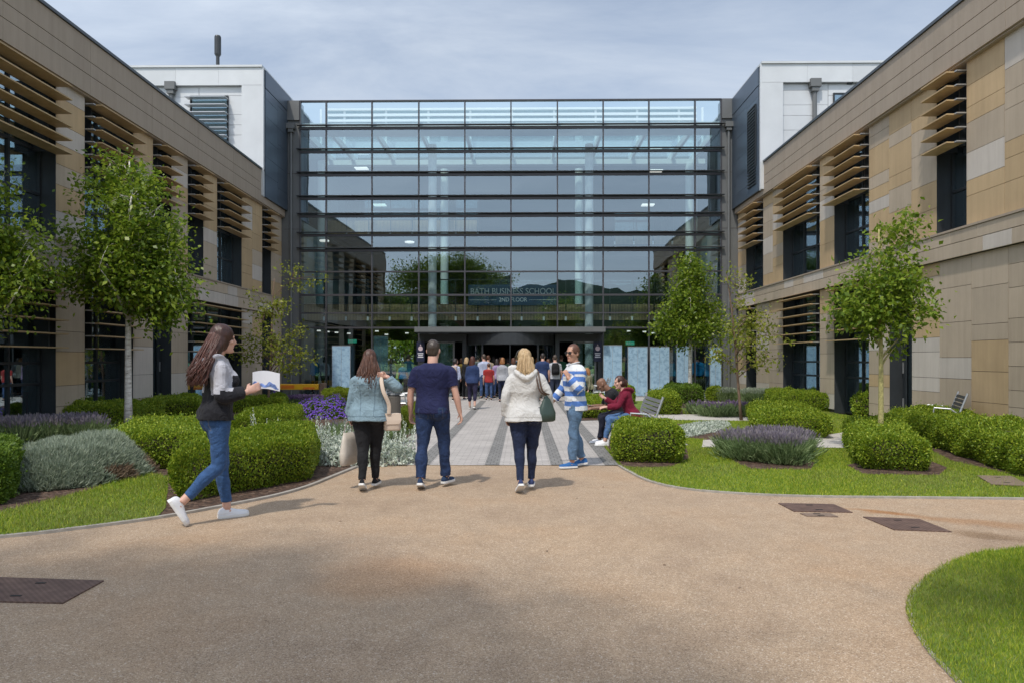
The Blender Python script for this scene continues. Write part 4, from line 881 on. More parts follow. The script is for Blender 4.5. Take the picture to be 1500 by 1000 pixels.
# ---- grass blades on the lawns
def inside(P,poly):
    x,y=P[:,0],P[:,1]; r=np.zeros(len(P),bool); n=len(poly)
    for i in range(n):
        x1,y1=poly[i]; x2,y2=poly[(i+1)%n]
        if y1==y2: continue
        c=((y1>y)!=(y2>y))&(x<(x2-x1)*(y-y1)/(y2-y1)+x1); r^=c
    return r
BEDS=[]
def grass(poly,n,box,ln,wd,seed,z=.014,edge=False):
    rg=rngs(seed); P=np.stack([box[0]+(box[1]-box[0])*rg.random(n),box[2]+(box[3]-box[2])*rg.random(n)],1); P=P[inside(P,poly)]
    for q in NOGRASS: P=P[~inside(P,q)]
    m=len(P); P=np.concatenate([P,np.full((m,1),z)],1); pat=np.sin(P[:,0]*2.1+np.sin(P[:,1]*1.7))*.5+.5
    D=unit(rg.normal(0,.45,(m,3))*[1,1,0]+[0,0,1]); an=rg.random(m)*6.28; Sd=np.stack([np.cos(an),np.sin(an),np.zeros(m)],1)
    L_=ln*(.5+.8*rg.random(m))*(.85+.3*pat); return blade_arrays(P,D,Sd,L_,wd*(.7+.6*rg.random(m)),unit(rg.normal(0,1,(m,3)))*(L_*.25)[:,None])
lp=[]
def two_tone(v,f):
    c=v.reshape(-1,3,3)[:,0]; q=np.sin(c[:,0]*1.3+1.5*np.sin(c[:,1]*.9))+.8*np.sin(c[:,1]*2.3+c[:,0]*.7)+.5*np.sin(c[:,0]*4.1-c[:,1]*3.3); r=rngs(5).random(len(c)); return (r<np.clip(.22+.25*q,.04,.75)).astype(int)
isl2=[(x-.035 if x<8 else x,y) for x,y in isl]
lp.append((*grass(isl2,240000,(2.0,6.2,2.5,7.2),.034,.0055,81,.012),0))
lp.append((*grass(LAWN_R,230000,(1.4,9.3,PF-2.6,PF+4.5),.034,.0085,82),0))
lp.append((*grass(LAWN_R,90000,(1.4,9.3,PF+4.5,24),.036,.014,83),0))
lp.append((*grass([tuple(p) for p in lawnL],90000,(-9,-3.5,6.5,11),.045,.008,84,.02),0))
V,Fc,Mi=joinV(lp); Mi=two_tone(V,Fc); o=link('grass',mesh_np('grass',V,Fc,[M['grass'],M['grass_light']],Mi)); tag(o,'short mown green grass on the lawns','grass',kind='stuff')
# ---- ground covers (iron lids) and bits
def lid(label,px,mat,z=.004,pattern=True):
    P=[G(*q) for q in px]; c=sum(P,Vector())/4; r=thing('inspection_cover',label,'inspection cover',(c.x,c.y,0),0,'inspection covers')
    loc=[p-c for p in P]; b=MB(); b.add([(p.x,p.y,z+.006) for p in loc]+[(p.x,p.y,z-.004) for p in loc],[(0,1,2,3),(7,6,5,4),(0,4,5,1),(1,5,6,2),(2,6,7,3),(3,7,4,0)]); b.build('lid',mat,r)
    b=MB()
    for i in range(4): 
        a,d=loc[i],loc[(i+1)%4]; n=Vector((-(d-a).y,(d-a).x,0)).normalized()*.025
        b.add([(q.x,q.y,z+.002) for q in (a+n*.0,d+n*.0,d-n,a-n)],[(0,1,2,3)])
    b.build('rim',M['rust_rim'],r)
    b=MB()
    for t in (.22,.78):
        q=(loc[0].lerp(loc[3],t)).lerp(loc[1].lerp(loc[2],t),.5 if abs(t-.5)<.1 else .5); b.box(q.x-.035,q.x+.035,q.y-.012,q.y+.012,z+.0062,z+.0095)
    b.build('lifting_slot',M['black'],r)
def lidmat():
    m,nt,b,out=newmat('rusty_chequer_plate'); L=nt.links.new; tc=N(nt,'ShaderNodeTexCoord'); v=N(nt,'ShaderNodeTexChecker',Scale=44); L(tc.outputs['Object'],v.inputs['Vector'])
    n=N(nt,'ShaderNodeTexNoise',Scale=9,Detail=5); L(tc.outputs['Object'],n.inputs['Vector']); r=ramp(nt,[(.3,(.13,.08,.065)),(.7,(.22,.14,.11))]); L(n.outputs['Fac'],r.inputs['Fac'])
    mx=N(nt,'ShaderNodeMix',data_type='RGBA',blend_type='MULTIPLY'); mx.inputs['Factor'].default_value=.5; L(r.outputs['Color'],mx.inputs['A']); L(v.outputs['Color'],mx.inputs['B']); v.inputs['Color1'].default_value=(1,1,1,1); v.inputs['Color2'].default_value=(.35,.33,.33,1)
    L(mx.outputs['Result'],b.inputs['Base Color']); b.inputs['Roughness'].default_value=.6; b.inputs['Metallic'].default_value=.3
    bp=N(nt,'ShaderNodeBump',Strength=.5,Distance=.005); L(v.outputs['Fac'],bp.inputs['Height']); L(bp.outputs['Normal'],b.inputs['Normal']); return m
M['lid']=lidmat(); M['rust_rim']=pbr('lid_rim',(.20,.15,.12),.7,metal=.3,var=.3,scale=12); M['lidstone']=pbr('recessed_lid',(.19,.135,.10),.85,var=.25,scale=30)
lid('dark rusty square cover at the left edge of the gravel path',((-5,846),(152,851),(92,884),(-75,880)),M['lid'])
lid('rusty square cover on the gravel near the right lawn edge, farther of the two',((1140,737),(1221,738.5),(1249,750.5),(1163,749)),M['lid'])
lid('rusty square cover on the gravel near the right lawn edge, nearer of the two',((1264,757),(1347,760.5),(1394,779),(1310,776)),M['lid'])
lid('narrow gravel filled cover beside the farther rusty cover',((1172,752),(1216,752),(1228,757),(1182,756)),M['lidstone'])
lid('grey brown cover set in the lawn at the right edge',((1431,699),(1482,700),(1510,715),(1452,712)),M['lidstone'],z=.03)
# ---- seats and bin
def bench(label,loc,rz,w=1.5,slat='alu',fr='alu',back=True):
    r=thing('bench',label,'bench',loc,rz,'slatted metal benches'); b=MB()
    for k in range(6): y=-.21+k*.08; b.box(-w/2,w/2,y,y+.055,.43,.45)
    b.build('seat',M[slat],r)
    if back:
        b=MB()
        for k in range(5): z=.52+k*.075; y=.25+k*.028; b.add([(-w/2,y,z),(w/2,y,z),(w/2,y+.02,z+.055),(-w/2,y+.02,z+.055),(-w/2,y+.02,z-.005),(w/2,y+.02,z-.005),(w/2,y+.04,z+.05),(-w/2,y+.04,z+.05)],[(0,1,2,3),(7,6,5,4),(0,4,5,1),(3,2,6,7),(1,5,6,2),(0,3,7,4)])
        b.build('backrest',M[slat],r)
    for x in (-w/2-.03,w/2+.03):
        b=MB(); b.tube([(x,-.22,0),(x,-.20,.40),(x,-.16,.64),(x,.12,.62),(x,.27,.50)],.02,8); b.tube([(x,.24,0),(x,.24,.42),(x,.42,.93)],.022,8); b.tube([(x,-.2,.415),(x,.24,.415)],.018,6); b.build('leg',M[fr],r)
    return r
pb=G(930,655)
BX,BY=G(914,652).x+.16,G(900,652).y+.25
bench('pale slatted metal bench under the seated couple',(BX+.05,BY+.1,.0),-PI/2,1.7)
q=G(1362,640); bench('slatted grey seat by the right wing wall seen above the long hedge',(q.x+.2,q.y,0),-PI*.62,1.0,slat='frame',fr='alu')
q=G(876,590); bench('small pale seat of the woman in olive by the entrance',(q.x,q.y,.006),-PI*.5,.7)
q=G(590,610); bench('pale seat on the left of the paving behind the man in navy',(q.x,q.y,.006),PI*.5,1.3)
q=G(437,584.5)
yb=thing('yellow_bench','bright yellow boxy bench at the foot of the left grey corner','bench',(q.x,q.y,0),.03)
Y_=pbr('yellow_paint',(.80,.42,.015),.45,var=.08); OR=pbr('orange_paint',(.75,.20,.02),.5,var=.1)
b=MB(); b.box(-.85,.85,-.22,.22,.40,.62); b.build('seat',Y_,yb,bevel=.02)
b=MB(); b.box(-.62,-.1,-.232,-.221,.45,.58); b.box(.25,.7,-.232,-.221,.42,.5); b.build('painted_patch',OR,yb)
for x in (-.75,.75): b=MB(); b.box(x-.06,x+.06,-.2,.2,0,.399); b.build('leg',M['dgrey'],yb)
for x in (-.98,.98): b=MB(); b.box(x-.1,x+.1,-.2,.2,.05,.66); b.build('end_box',NV if x<0 else M['bark'],yb,bevel=.02)
q=G(577,650)
bn=thing('litter_bin','dark brown post like litter bin on the left side of the paving','bin',(q.x,q.y,0))
b=MB(); b.tube([(0,0,0),(0,0,.9),(0,0,.93)],[.13,.13,.11],20); b.build('body',pbr('bin_brown',(.10,.085,.07),.6,var=.1),bn)
b=MB(); b.tube([(0,0,.935),(0,0,.97)],[.14,.12],20); b.build('lid',M['dgrey'],bn)
# a few dropped leaves on the gravel
rl=rngs(99); m=16; P=np.stack([-4+9*rl.random(m),3.2+7*rl.random(m),np.full(m,.006)],1); an=rl.random(m)*6.28
V,Fa=leaf_arrays(P,np.stack([np.cos(an),np.sin(an),.05+0*an],1),np.tile([0,0,1.],(m,1)),.022+.02*rl.random(m),.012+.008*rl.random(m)); tag(link('leaf_litter',mesh_np('leaf_litter',V,Fa,M['dry'])),'scattered dry leaves on the gravel path','litter',kind='stuff')
# ------------------------------------------------------------------ people: one continuous body each, clothes and hair as children
def cloth(name,col,rough=.8,var=.14,scale=14,weave=.15):
    m,nt,b,out=newmat(name); L=nt.links.new; tc=N(nt,'ShaderNodeTexCoord')
    n=N(nt,'ShaderNodeTexNoise',Scale=scale,Detail=6,Roughness=.65); L(tc.outputs['Object'],n.inputs['Vector'])
    r=ramp(nt,[(.3,mulc(col,1-var)),(.7,mulc(col,1+var))]); L(n.outputs['Fac'],r.inputs['Fac']); L(r.outputs['Color'],b.inputs['Base Color'])
    b.inputs['Roughness'].default_value=rough; b.inputs['Specular IOR Level'].default_value=.25; b.inputs['Sheen Weight'].default_value=.04
    n2=N(nt,'ShaderNodeTexNoise',Scale=6,Detail=3,Distortion=2.2); mp=N(nt,'ShaderNodeMapping'); mp.inputs['Scale'].default_value=(1.2,1.2,1.3); L(tc.outputs['Object'],mp.inputs[0]); L(mp.outputs[0],n2.inputs['Vector'])
    bp=N(nt,'ShaderNodeBump',Strength=.5,Distance=.04); L(n2.outputs['Fac'],bp.inputs['Height']); L(bp.outputs['Normal'],b.inputs['Normal']); return m
CL={}
def clo(name,col,**k):
    if name not in CL: CL[name]=cloth(name,col,**k)
    return CL[name]
def hairm(name,a,b_):
    if name in CL: return CL[name]
    m,nt,b,out=newmat(name); L=nt.links.new; g=N(nt,'ShaderNodeNewGeometry'); r=ramp(nt,[(0,a),(1,b_)])
    tc=N(nt,'ShaderNodeTexCoord'); mp=N(nt,'ShaderNodeMapping'); mp.inputs['Scale'].default_value=(60,60,7); L(tc.outputs['Object'],mp.inputs[0]); n=N(nt,'ShaderNodeTexNoise',Scale=1,Detail=3); L(mp.outputs[0],n.inputs['Vector'])
    mi=N(nt,'ShaderNodeMath',operation='MULTIPLY_ADD'); L(n.outputs['Fac'],mi.inputs[0]); mi.inputs[1].default_value=.9; mi.inputs[2].default_value=-.2
    ad=N(nt,'ShaderNodeMath',operation='ADD',use_clamp=True); L(mi.outputs[0],ad.inputs[0]); ml=N(nt,'ShaderNodeMath',operation='MULTIPLY'); L(g.outputs['Random Per Island'],ml.inputs[0]); ml.inputs[1].default_value=.55; L(ml.outputs[0],ad.inputs[1])
    L(ad.outputs[0],r.inputs['Fac']); L(r.outputs['Color'],b.inputs['Base Color']); b.inputs['Roughness'].default_value=.42; b.inputs['Specular IOR Level'].default_value=.5
    bp=N(nt,'ShaderNodeBump',Strength=.6,Distance=.01); L(n.outputs['Fac'],bp.inputs['Height']); L(bp.outputs['Normal'],b.inputs['Normal']); CL[name]=m; return m
SK={'fair':pbr('fair_skin',(.58,.34,.26),.5,var=.07,scale=14),'tan':pbr('tanned_skin',(.46,.25,.17),.5,var=.07,scale=14),'brown':pbr('brown_skin',(.20,.10,.06),.5,var=.07,scale=14)}
EYE=pbr('eye_dark',(.02,.015,.012),.2,var=0); LIP=pbr('lip',(.38,.14,.12),.5,var=0)
SOLE=pbr('shoe_sole_white',(.72,.71,.69),.7,var=.05)
def fuse(mb,voxel,it=4,fac=.5):
    me=bpy.data.meshes.new('tmp'); me.from_pydata(mb.v,[],mb.f); bm=bmesh.new(); bm.from_mesh(me); bmesh.ops.recalc_face_normals(bm,faces=bm.faces); bm.to_mesh(me); bm.free()
    o=bpy.data.objects.new('tmp',me); COL.objects.link(o)
    r=o.modifiers.new('r','REMESH'); r.mode='VOXEL'; r.voxel_size=voxel; r.adaptivity=0
    s=o.modifiers.new('s','SMOOTH'); s.factor=fac; s.iterations=it
    dg=bpy.context.evaluated_depsgraph_get(); out=bpy.data.meshes.new_from_object(o.evaluated_get(dg)); bpy.data.objects.remove(o); bpy.data.meshes.remove(me)
    out.polygons.foreach_set('use_smooth',[True]*len(out.polygons)); return out
def coords(me):
    a=np.empty(len(me.vertices)*3,dtype=np.float32); me.vertices.foreach_get('co',a); return a.reshape(-1,3).astype(float)
def centers(me):
    a=np.empty(len(me.polygons)*3,dtype=np.float32); me.polygons.foreach_get('center',a); return a.reshape(-1,3).astype(float)
def wrinkle(me,amp,seed,fn=None,freq=(9,9,17)):
    P=coords(me); nn=np.empty(len(P)*3,dtype=np.float32); me.vertices.foreach_get('normal',nn); nn=nn.reshape(-1,3)
    r=rngs(seed); w=np.zeros(len(P))
    for k in range(7):
        f=np.array(freq)*(.55+.22*k)*r.uniform(.7,1.3,3); d=r.normal(0,.5,3); ph=r.random()*6.28
        arg=P@(f*np.array([d[0]*2.4,d[1]*2.4,1.0]))+ph+1.6*np.sin(P@(r.normal(0,5,3))+r.random()*6)
        w+=(1-np.abs(np.sin(arg*.5))*2)/(1+.25*k)*.5
    a=amp*(fn(P) if fn is not None else 1); P=P+nn*(w*a)[:,None]; me.vertices.foreach_set('co',P.astype(np.float32).ravel()); me.update()
def smooth_path(pts,n=5): return catmull(pts,n)
def sm_scal(v,n=5):
    out=[]
    for i in range(len(v)-1):
        a,b,c,d=v[max(i-1,0)],v[i],v[i+1],v[min(i+2,len(v)-1)]
        for k in range(n):
            t=k/n; out.append(.5*((2*b)+(c-a)*t+(2*a-5*b+4*c-d)*t*t+(3*b-a-3*c+d)*t**3))
    return out+[v[-1]]
def dirv(p,lat=0.0):   # p: pitch forward from straight down, lat: outwards
    return Vector((math.sin(lat)*1.0, math.sin(p)*math.cos(lat), -math.cos(p)*math.cos(lat)))
TORSO_M=[(-.20,.168,.118,-.012),(-.115,.165,.118,-.012),(-.03,.165,.118,-.012),(.05,.168,.115,-.008),(.14,.160,.105,.002),(.22,.160,.105,.004),(.32,.176,.118,-.002),(.41,.187,.122,-.012),(.475,.178,.108,-.020),(.52,.125,.080,-.022),(.55,.075,.063,-.018)]
TORSO_F=[(-.20,.178,.124,-.012),(-.115,.178,.125,-.012),(-.03,.178,.125,-.012),(.05,.172,.118,-.010),(.14,.142,.098,.004),(.20,.134,.092,.006),(.29,.146,.108,.006),(.37,.158,.122,.004),(.445,.155,.102,-.014),(.50,.110,.074,-.020),(.535,.066,.056,-.016)]
class P_: pass
def person(label,loc,rz,H,sex='f',skin='fair',pose=None,top=None,bottom=None,shoes=None,hair=None,girth=(1,1,1),near=True,group=None,extra=None,sit=None,face=True,seed=1):
    """pose: lean, twist, head(yaw,pitch), legs [(pitch,knee,foot,lat) left,right], arms [(upper_dir,fore_dir,hand_dir) left,right]"""
    k=H/1.75; po=dict(lean=.03,head=(0,0),legs=[(.1,.05,0,.02),(-.1,.15,0,.02)],arms=None); po.update(pose or {})
    vox=(.0075 if near else .017)*k; cv=(.0085 if near else .018)*k
    fem=sex=='f'; T=TORSO_F if fem else TORSO_M; hg,wg,cg=girth; sw=(.158 if fem else .188)*cg**.5; af=.86 if fem else 1.0
    o=P_(); lean=po['lean']; sp=Vector((po.get('side',0),math.sin(lean),math.cos(lean))).normalized(); fy=Vector((0,math.cos(lean),-math.sin(lean)))
    # legs
    hips=[Vector((-.088*hg**.5,0,0)),Vector((.088*hg**.5,0,0))]; legs=[]
    for i,s in enumerate((-1,1)):
        th,kn,ft,lat=po['legs'][i]; a=hips[i]; b=a+dirv(th,lat*s)*.435; c=b+dirv(th-kn,lat*s*.4)*.415; legs.append((a,b,c,ft,th-kn))
    lows=[]
    def footM(c,ft,i): return Matrix.Translation(c)@Matrix.Rotation(po.get('toe',(.08,-.08))[i],4,'Z')@Matrix.Rotation(-ft,4,'X')
    for i,(a,b,c,ft,_) in enumerate(legs):
        Mf=footM(c,ft,i)
        for y in (-.075,-.04,.12,.17,.19): lows.append((Mf@Vector((0,y,-.085 + (.012 if y>.18 else 0)))).z)
    hz=-min(lows) if sit is None else sit/k
    Z=Vector((0,0,hz)); up=lambda h,y=0,x=0: Z+sp*h+fy*y+Vector((x,0,0))
    def twist(x,h): return x
    tw=po.get('twist',0)
    def wid(h): return hg if h<.08 else (hg+(wg-hg)*(h-.08)/.12 if h<.2 else (wg+(cg-wg)*(h-.2)/.16 if h<.36 else cg))
    def torso(mb,h0,h1,inf,flare=0,mat=0):
        hs=[t[0] for t in T]; rings=[]
        n=16
        for q in range(n+1):
            h=h0+(h1-h0)*q/n
            j=0
            while j<len(hs)-2 and h>hs[j+1]: j+=1
            t=(h-hs[j])/(hs[j+1]-hs[j]); t=max(0,min(1,t)); A,B=T[j],T[j+1]; rx,ry,yo=[A[e]+(B[e]-A[e])*t for e in (1,2,3)]
            g=wid(h); fl=flare*max(0,1-(h-h0)/.25); rx=rx*g+inf+fl; ry=ry*(g**.9)+inf+fl
            ta=tw*max(0,min(1,h/.45)); ring=[]
            for m in range(20):
                an=2*PI*m/20; e=2.35; cx,sy=math.cos(an),math.sin(an)
                x=math.copysign(abs(cx)**(2/e),cx)*rx; y=math.copysign(abs(sy)**(2/e),sy)*ry+yo
                xr=x*math.cos(ta)-y*math.sin(ta); yr=x*math.sin(ta)+y*math.cos(ta); ring.append(up(h,yr,xr))
            rings.append(ring)
        mb.loft(rings,mat)
    def tx(x,y): return (x*math.cos(tw)-y*math.sin(tw), x*math.sin(tw)+y*math.cos(tw))
    shs=[]
    for s in (-1,1):
        x,y=tx(s*sw,-.018); shs.append(up(.458 if not fem else .446,y,x))
    arms=[]
    dflt=[(Vector((-.16,-.05,-1)),Vector((-.05,.22,-1)),None),(Vector((.16,.02,-1)),Vector((.05,.25,-1)),None)]
    for i in range(2):
        u,f,hd=(po['arms'][i] if po['arms'] else dflt[i]); u=Vector(u).normalized(); f=Vector(f).normalized(); hd=Vector(hd).normalized() if hd is not None else f
        el=shs[i]+u*.29*(.95 if fem else 1); wr=el+f*.25*(.95 if fem else 1); arms.append((shs[i],el,wr,hd,u,f))
    def arm(mb,i,inf,upto=1.0,mat=0,loose=0,slim=0):
        sh,el,wr,hd,u,f=arms[i]; inn=up(.47 if not fem else .455,-.018,0); st=sh.lerp(inn,.28)
        pts=[st,sh+u*.02,sh+u*.11,sh+u*.2,el-u*.03,el+f*.04,el+f*.09,el+f*.17,wr]; rr=[.050,.054,.051,.046,.041,.041,.041,.034,.0265]
        pp=smooth_path(pts,4); rv=[max(.02,r*af*(1 if cg<1.15 else 1.12)+inf*min(1,.6+j/len(pp)*2)+loose*min(1,j/len(pp)*2)) for j,r in enumerate(sm_scal(rr,4))]
        if slim: rv=[r-.016*max(0,min(1,(slim-.04-j/len(pp))*8)) for j,r in enumerate(rv)]
        m=max(3,int(len(pp)*upto)); mb.tube(pp[:m],rv[:m],12,mat,round_ends=False)
        return pp[m-1]
    def leg(mb,i,inf,upto=1.0,mat=0,taper=0,fl=0,slim=0):
        a,b,c,ft,sh=legs[i]; a,b,c=a+Z,b+Z,c+Z; g=hg
        d1=(b-a).normalized(); d2=(c-b).normalized(); bk=Vector((0,-1,0))
        pts=[a+Vector((0,0,.05)),a+d1*.06,a+d1*.2,a+d1*.34,b,b+d2*.08+bk*.006,b+d2*.15+bk*.012,b+d2*.28,c]; rr=[.085,.094,.080,.066,.058,.054,.057,.043,.037]
        pp=smooth_path(pts,4); sv=sm_scal(rr,4); n=len(pp)
        rv=[r*(1+(g-1)*max(.25,1.15-j/n*1.0))+inf+fl*max(0,(j/n-.5))*2 for j,r in enumerate(sv)]
        if slim: rv=[r-.014*max(0,min(1,(slim-.05-j/n)*8)) for j,r in enumerate(rv)]
        m=max(4,int(n*upto)); mb.tube(pp[:m],rv[:m],14,mat)
    def butt(mb,inf):
        for s in (-1,1): mb.ellipsoid(up(-.03,-.045*hg,s*.070*hg),(.094*hg+inf,.086*hg+inf,.115+inf))
    nb=up(.53 if not fem else .515,-.016)   # neck base
    hyaw,hp=po['head']; hb=nb+sp*.034+fy*.012; HM=Matrix.Rotation(hyaw,4,'Z')@Matrix.Rotation(-hp-lean*.35,4,'X'); hc=hb+HM.to_3x3()@Vector((0,.022,.132)); HM=Matrix.Translation(hc)@HM
    hs_=1.0 if not fem else .965
    def head(mb):
        rings=[]
        for z,rx,fr,bk in ((-.121,.020,.078,.025),(-.112,.040,.086,-.005),(-.09,.052,.092,-.035),(-.06,.062,.092,-.065),(-.02,.070,.090,-.090),(.02,.075,.091,-.100),(.06,.076,.087,-.101),(.09,.067,.072,-.088),(.108,.050,.048,-.066),(.119,.026,.018,-.038)):
            ring=[]
            for m in range(18):
                an=2*PI*m/18; ring.append(HM@Vector((math.cos(an)*rx*hs_,((fr+bk)/2+math.sin(an)*(fr-bk)/2)*hs_,z*hs_)))
            rings.append(ring)
        mb.loft(rings)
        v=lambda *a: HM@(Vector(a)*hs_)
        mb.tube([v(0,.088,.022),v(0,.102,-.004),v(0,.113,-.026),v(0,.098,-.036)],[.009,.012,.0155,.012],8)   # nose
        mb.tube([v(-.026,.086,-.062),v(0,.096,-.061),v(.026,.086,-.062)],[.006,.010,.006],8)               # mouth
        mb.tube([v(-.045,.080,.030),v(-.02,.091,.032),v(.02,.091,.032),v(.045,.080,.030)],[.008,.010,.010,.008],8)
        mb.ellipsoid(v(0,.085,-.102),(.022,.018,.016),8,6)
        for s in (-1,1):
            mb.ellipsoid(v(s*.079,-.008,-.008),(.011,.021,.034),8,7)
            mb.ellipsoid(v(s*.045,.066,-.02),(.026,.022,.02),8,6)
        mb.tube([nb-sp*.045,nb+sp*.03,hb+sp*.05,hc-sp*.02],[.074 if not fem else .060,.064 if not fem else .050,.062 if not fem else .048,.055],12)
    def hand(mb,i):
        sh,el,wr,hd,u,f=arms[i]; s=-1 if i==0 else 1; d=hd
        # palm plane: thumb side faces forward/in for a hanging arm
        fwd=Vector(po['thumb'][i]) if po.get('thumb') else Vector((-s*.45,1,.1)); t=(fwd-d*fwd.dot(d)).normalized(); n=d.cross(t).normalized()
        w=wr-f*.02; hl=.9 if fem else 1
        rings=[]
        for q,(al,wd,tk) in enumerate(((0,.024,.02),(.03,.034,.018),(.06,.041,.016),(.088,.042,.014))):
            c=w+d*(al+.015)*hl; rings.append([c+t*(math.cos(a)*wd*hl)+n*(math.sin(a)*tk) for a in [2*PI*m/10 for m in range(10)]])
        mb.loft(rings)
        cu=po.get('curl',(.5,.5))[i]; side=n*(1 if (n.x*-s)>0 else -1)
        for q,(off,ln) in enumerate(((.031,.074),(.011,.083),(-.010,.077),(-.030,.062))):
            p=w+d*(.098*hl)+t*(off*hl*1.06); dd=(d+t*(off*1.6)).normalized(); pts=[p-dd*.02]; ang=0
            for sgl in (.45,.33,.22):
                ang+=cu*(.6+.15*q*.5); e=(dd*math.cos(ang)+side*math.sin(ang)); p=p+e*(ln*sgl*hl); pts.append(p.copy())
            mb.tube(pts,[.0095,.009,.0083,.0070],7,round_ends=True)
        p=w+d*.035+t*.030; pts=[w+d*.02+t*.012,p,p+(t*.7+d*.6+side*.35).normalized()*.034,p+(t*.45+d*.9+side*.55).normalized()*.062]; mb.tube(pts,[.013,.0125,.010,.0078],7,round_ends=True)
    K=Matrix.Scale(k,4)
    body=MB(K); torso(body,-.07,.53,-.012); head(body); butt(body,-.014)
    for i in (0,1):
        arm(body,i,0,slim=(top.get('sleeve',.95) if top else 0)); hand(body,i); leg(body,i,0,slim=(bottom.get('upto',.97) if bottom else 0))
        Mf=footM(legs[i][2]+Z,legs[i][3],i); body.tube([Mf@Vector((0,-.045,-.035)),Mf@Vector((0,.02,-.035)),Mf@Vector((0,.09,-.055)),Mf@Vector((0,.15,-.062))],[.030,.034,.028,.014],8)
    if fem:
        for s in (-1,1): 
            x,y=tx(s*.068*cg,.095*cg); body.ellipsoid(up(.34,y,x),(.050*cg,.038*cg,.05))
    me=fuse(body,vox,3); mats=[SK[skin],EYE,LIP]
    for m in mats: me.materials.append(m)
    C=(centers(me)/k)-np.array(HM.translation); hm3=np.array(HM.to_3x3()); C=C@hm3/hs_ ; mi=np.zeros(len(C),int)
    if near:
        for s in (-1,1): mi[(np.abs(C[:,0]-s*.031)<.013)&(np.abs(C[:,2]-.008)<.0065)&(C[:,1]>.055)]=1
        mi[(np.abs(C[:,0])<.022)&(np.abs(C[:,2]+.063)<.006)&(C[:,1]>.07)]=2
    me.polygons.foreach_set('material_index',mi); ob=link('person',me); ob.location=loc; ob.rotation_euler=(0,0,rz); tag(ob,label,'person',group)
    info=P_(); info.ob=ob; info.k=k; info.up=up; info.arms=arms; info.HM=HM; info.hc=hc; info.legs=legs; info.Z=Z; info.shs=shs; info.tx=tx; info.sp=sp; info.fy=fy
    # trousers
    if bottom:
        mb=MB(K); inf=bottom.get('inf',.012)
        torso(mb,-.075,bottom.get('waist',.09),inf*.8); butt(mb,inf)
        for i in (0,1): leg(mb,i,inf,bottom.get('upto',.97),fl=bottom.get('fl',0))
        me=fuse(mb,cv,9); wrinkle(me,bottom.get('wr',.0045)*1.7,seed,lambda P: np.clip(1.15-np.abs(P[:,2]/k-.12)*.6,.45,1.2)); me.materials.append(bottom['mat'])
        if near and bottom.get('stitch'):
            me.materials.append(bottom['stitch']); Cc=centers(me)/k-np.array(up(-.055)); st_=np.zeros(len(Cc),int)
            for s in (-1,1):
                dx_=np.abs(Cc[:,0]-s*.078*hg); dz_=Cc[:,2]; ins=(dx_<.060)&(np.abs(dz_)<.062)&(Cc[:,1]<-.05); core=(dx_<.052)&(dz_<.054)&(dz_>-.054+np.clip(.012-dx_*.25,0,1)*-1); st_[ins&~core]=1
            st_[(np.abs(Cc[:,0])<.004)&(Cc[:,1]<-.04)&(Cc[:,2]>-.07)]=1
            me.polygons.foreach_set('material_index',st_)
        to=link('trousers',me,ob)
        if near and bottom.get('pockets'):
            b=MB(K)
            for s in (-1,1):
                c=up(-.015,-.165*hg,s*.083*hg); 
            if False: b.build('pocket',bottom['mat'],to)
        if bottom.get('skirt'):
            pass
    if top:
        mb=MB(K); inf=top.get('inf',.016); hem=top.get('hem',-.03)
        torso(mb,hem,top.get('neck',.548 if not fem else .53),inf,top.get('flare',.012))
        if hem<.0: butt2=[mb.ellipsoid(up(hem+.085,-.04*hg,s*.066*hg),(.098*hg+inf*.7,.086*hg+inf*.8,.085)) for s in (-1,1)]
        if fem:
            for s in (-1,1):
                x,y=tx(s*.068*cg,.095*cg); mb.ellipsoid(up(.34,y,x),(.062*cg+inf,.05*cg+inf,.062+inf))
        if not top.get('sleeveless'):
            for i in (0,1): arm(mb,i,top.get('sinf',.013),top.get('sleeve',.95),loose=top.get('loose',.006))
        if top.get('hood'):   # hood lying on the back
            pts=[up(.50,.05,-.10),up(.54,-.03,-.125),up(.50,-.12,-.10),up(.44,-.165,0),up(.50,-.12,.10),up(.54,-.03,.125),up(.50,.05,.10)]
            mb.tube(smooth_path(pts,4),sm_scal([.022,.032,.045,.055,.045,.032,.022],4),10,round_ends=True)
            mb.tube([up(.52,-.09,-.06),up(.46,-.135,0),up(.52,-.09,.06)],[.04,.05,.04],10,round_ends=True)
        me=fuse(mb,cv,6); wrinkle(me,top.get('wr',.006)*1.55,seed+3,None,top.get('wf',(7,7,8)))
        ms=top['mat'] if isinstance(top['mat'],list) else [top['mat']]
        for m in ms: me.materials.append(m)
        if top.get('paint') is not None: me.polygons.foreach_set('material_index',top['paint'](centers(me)/k,info).astype(int))
        tp=link(top.get('name','top'),me,ob); info.top=tp
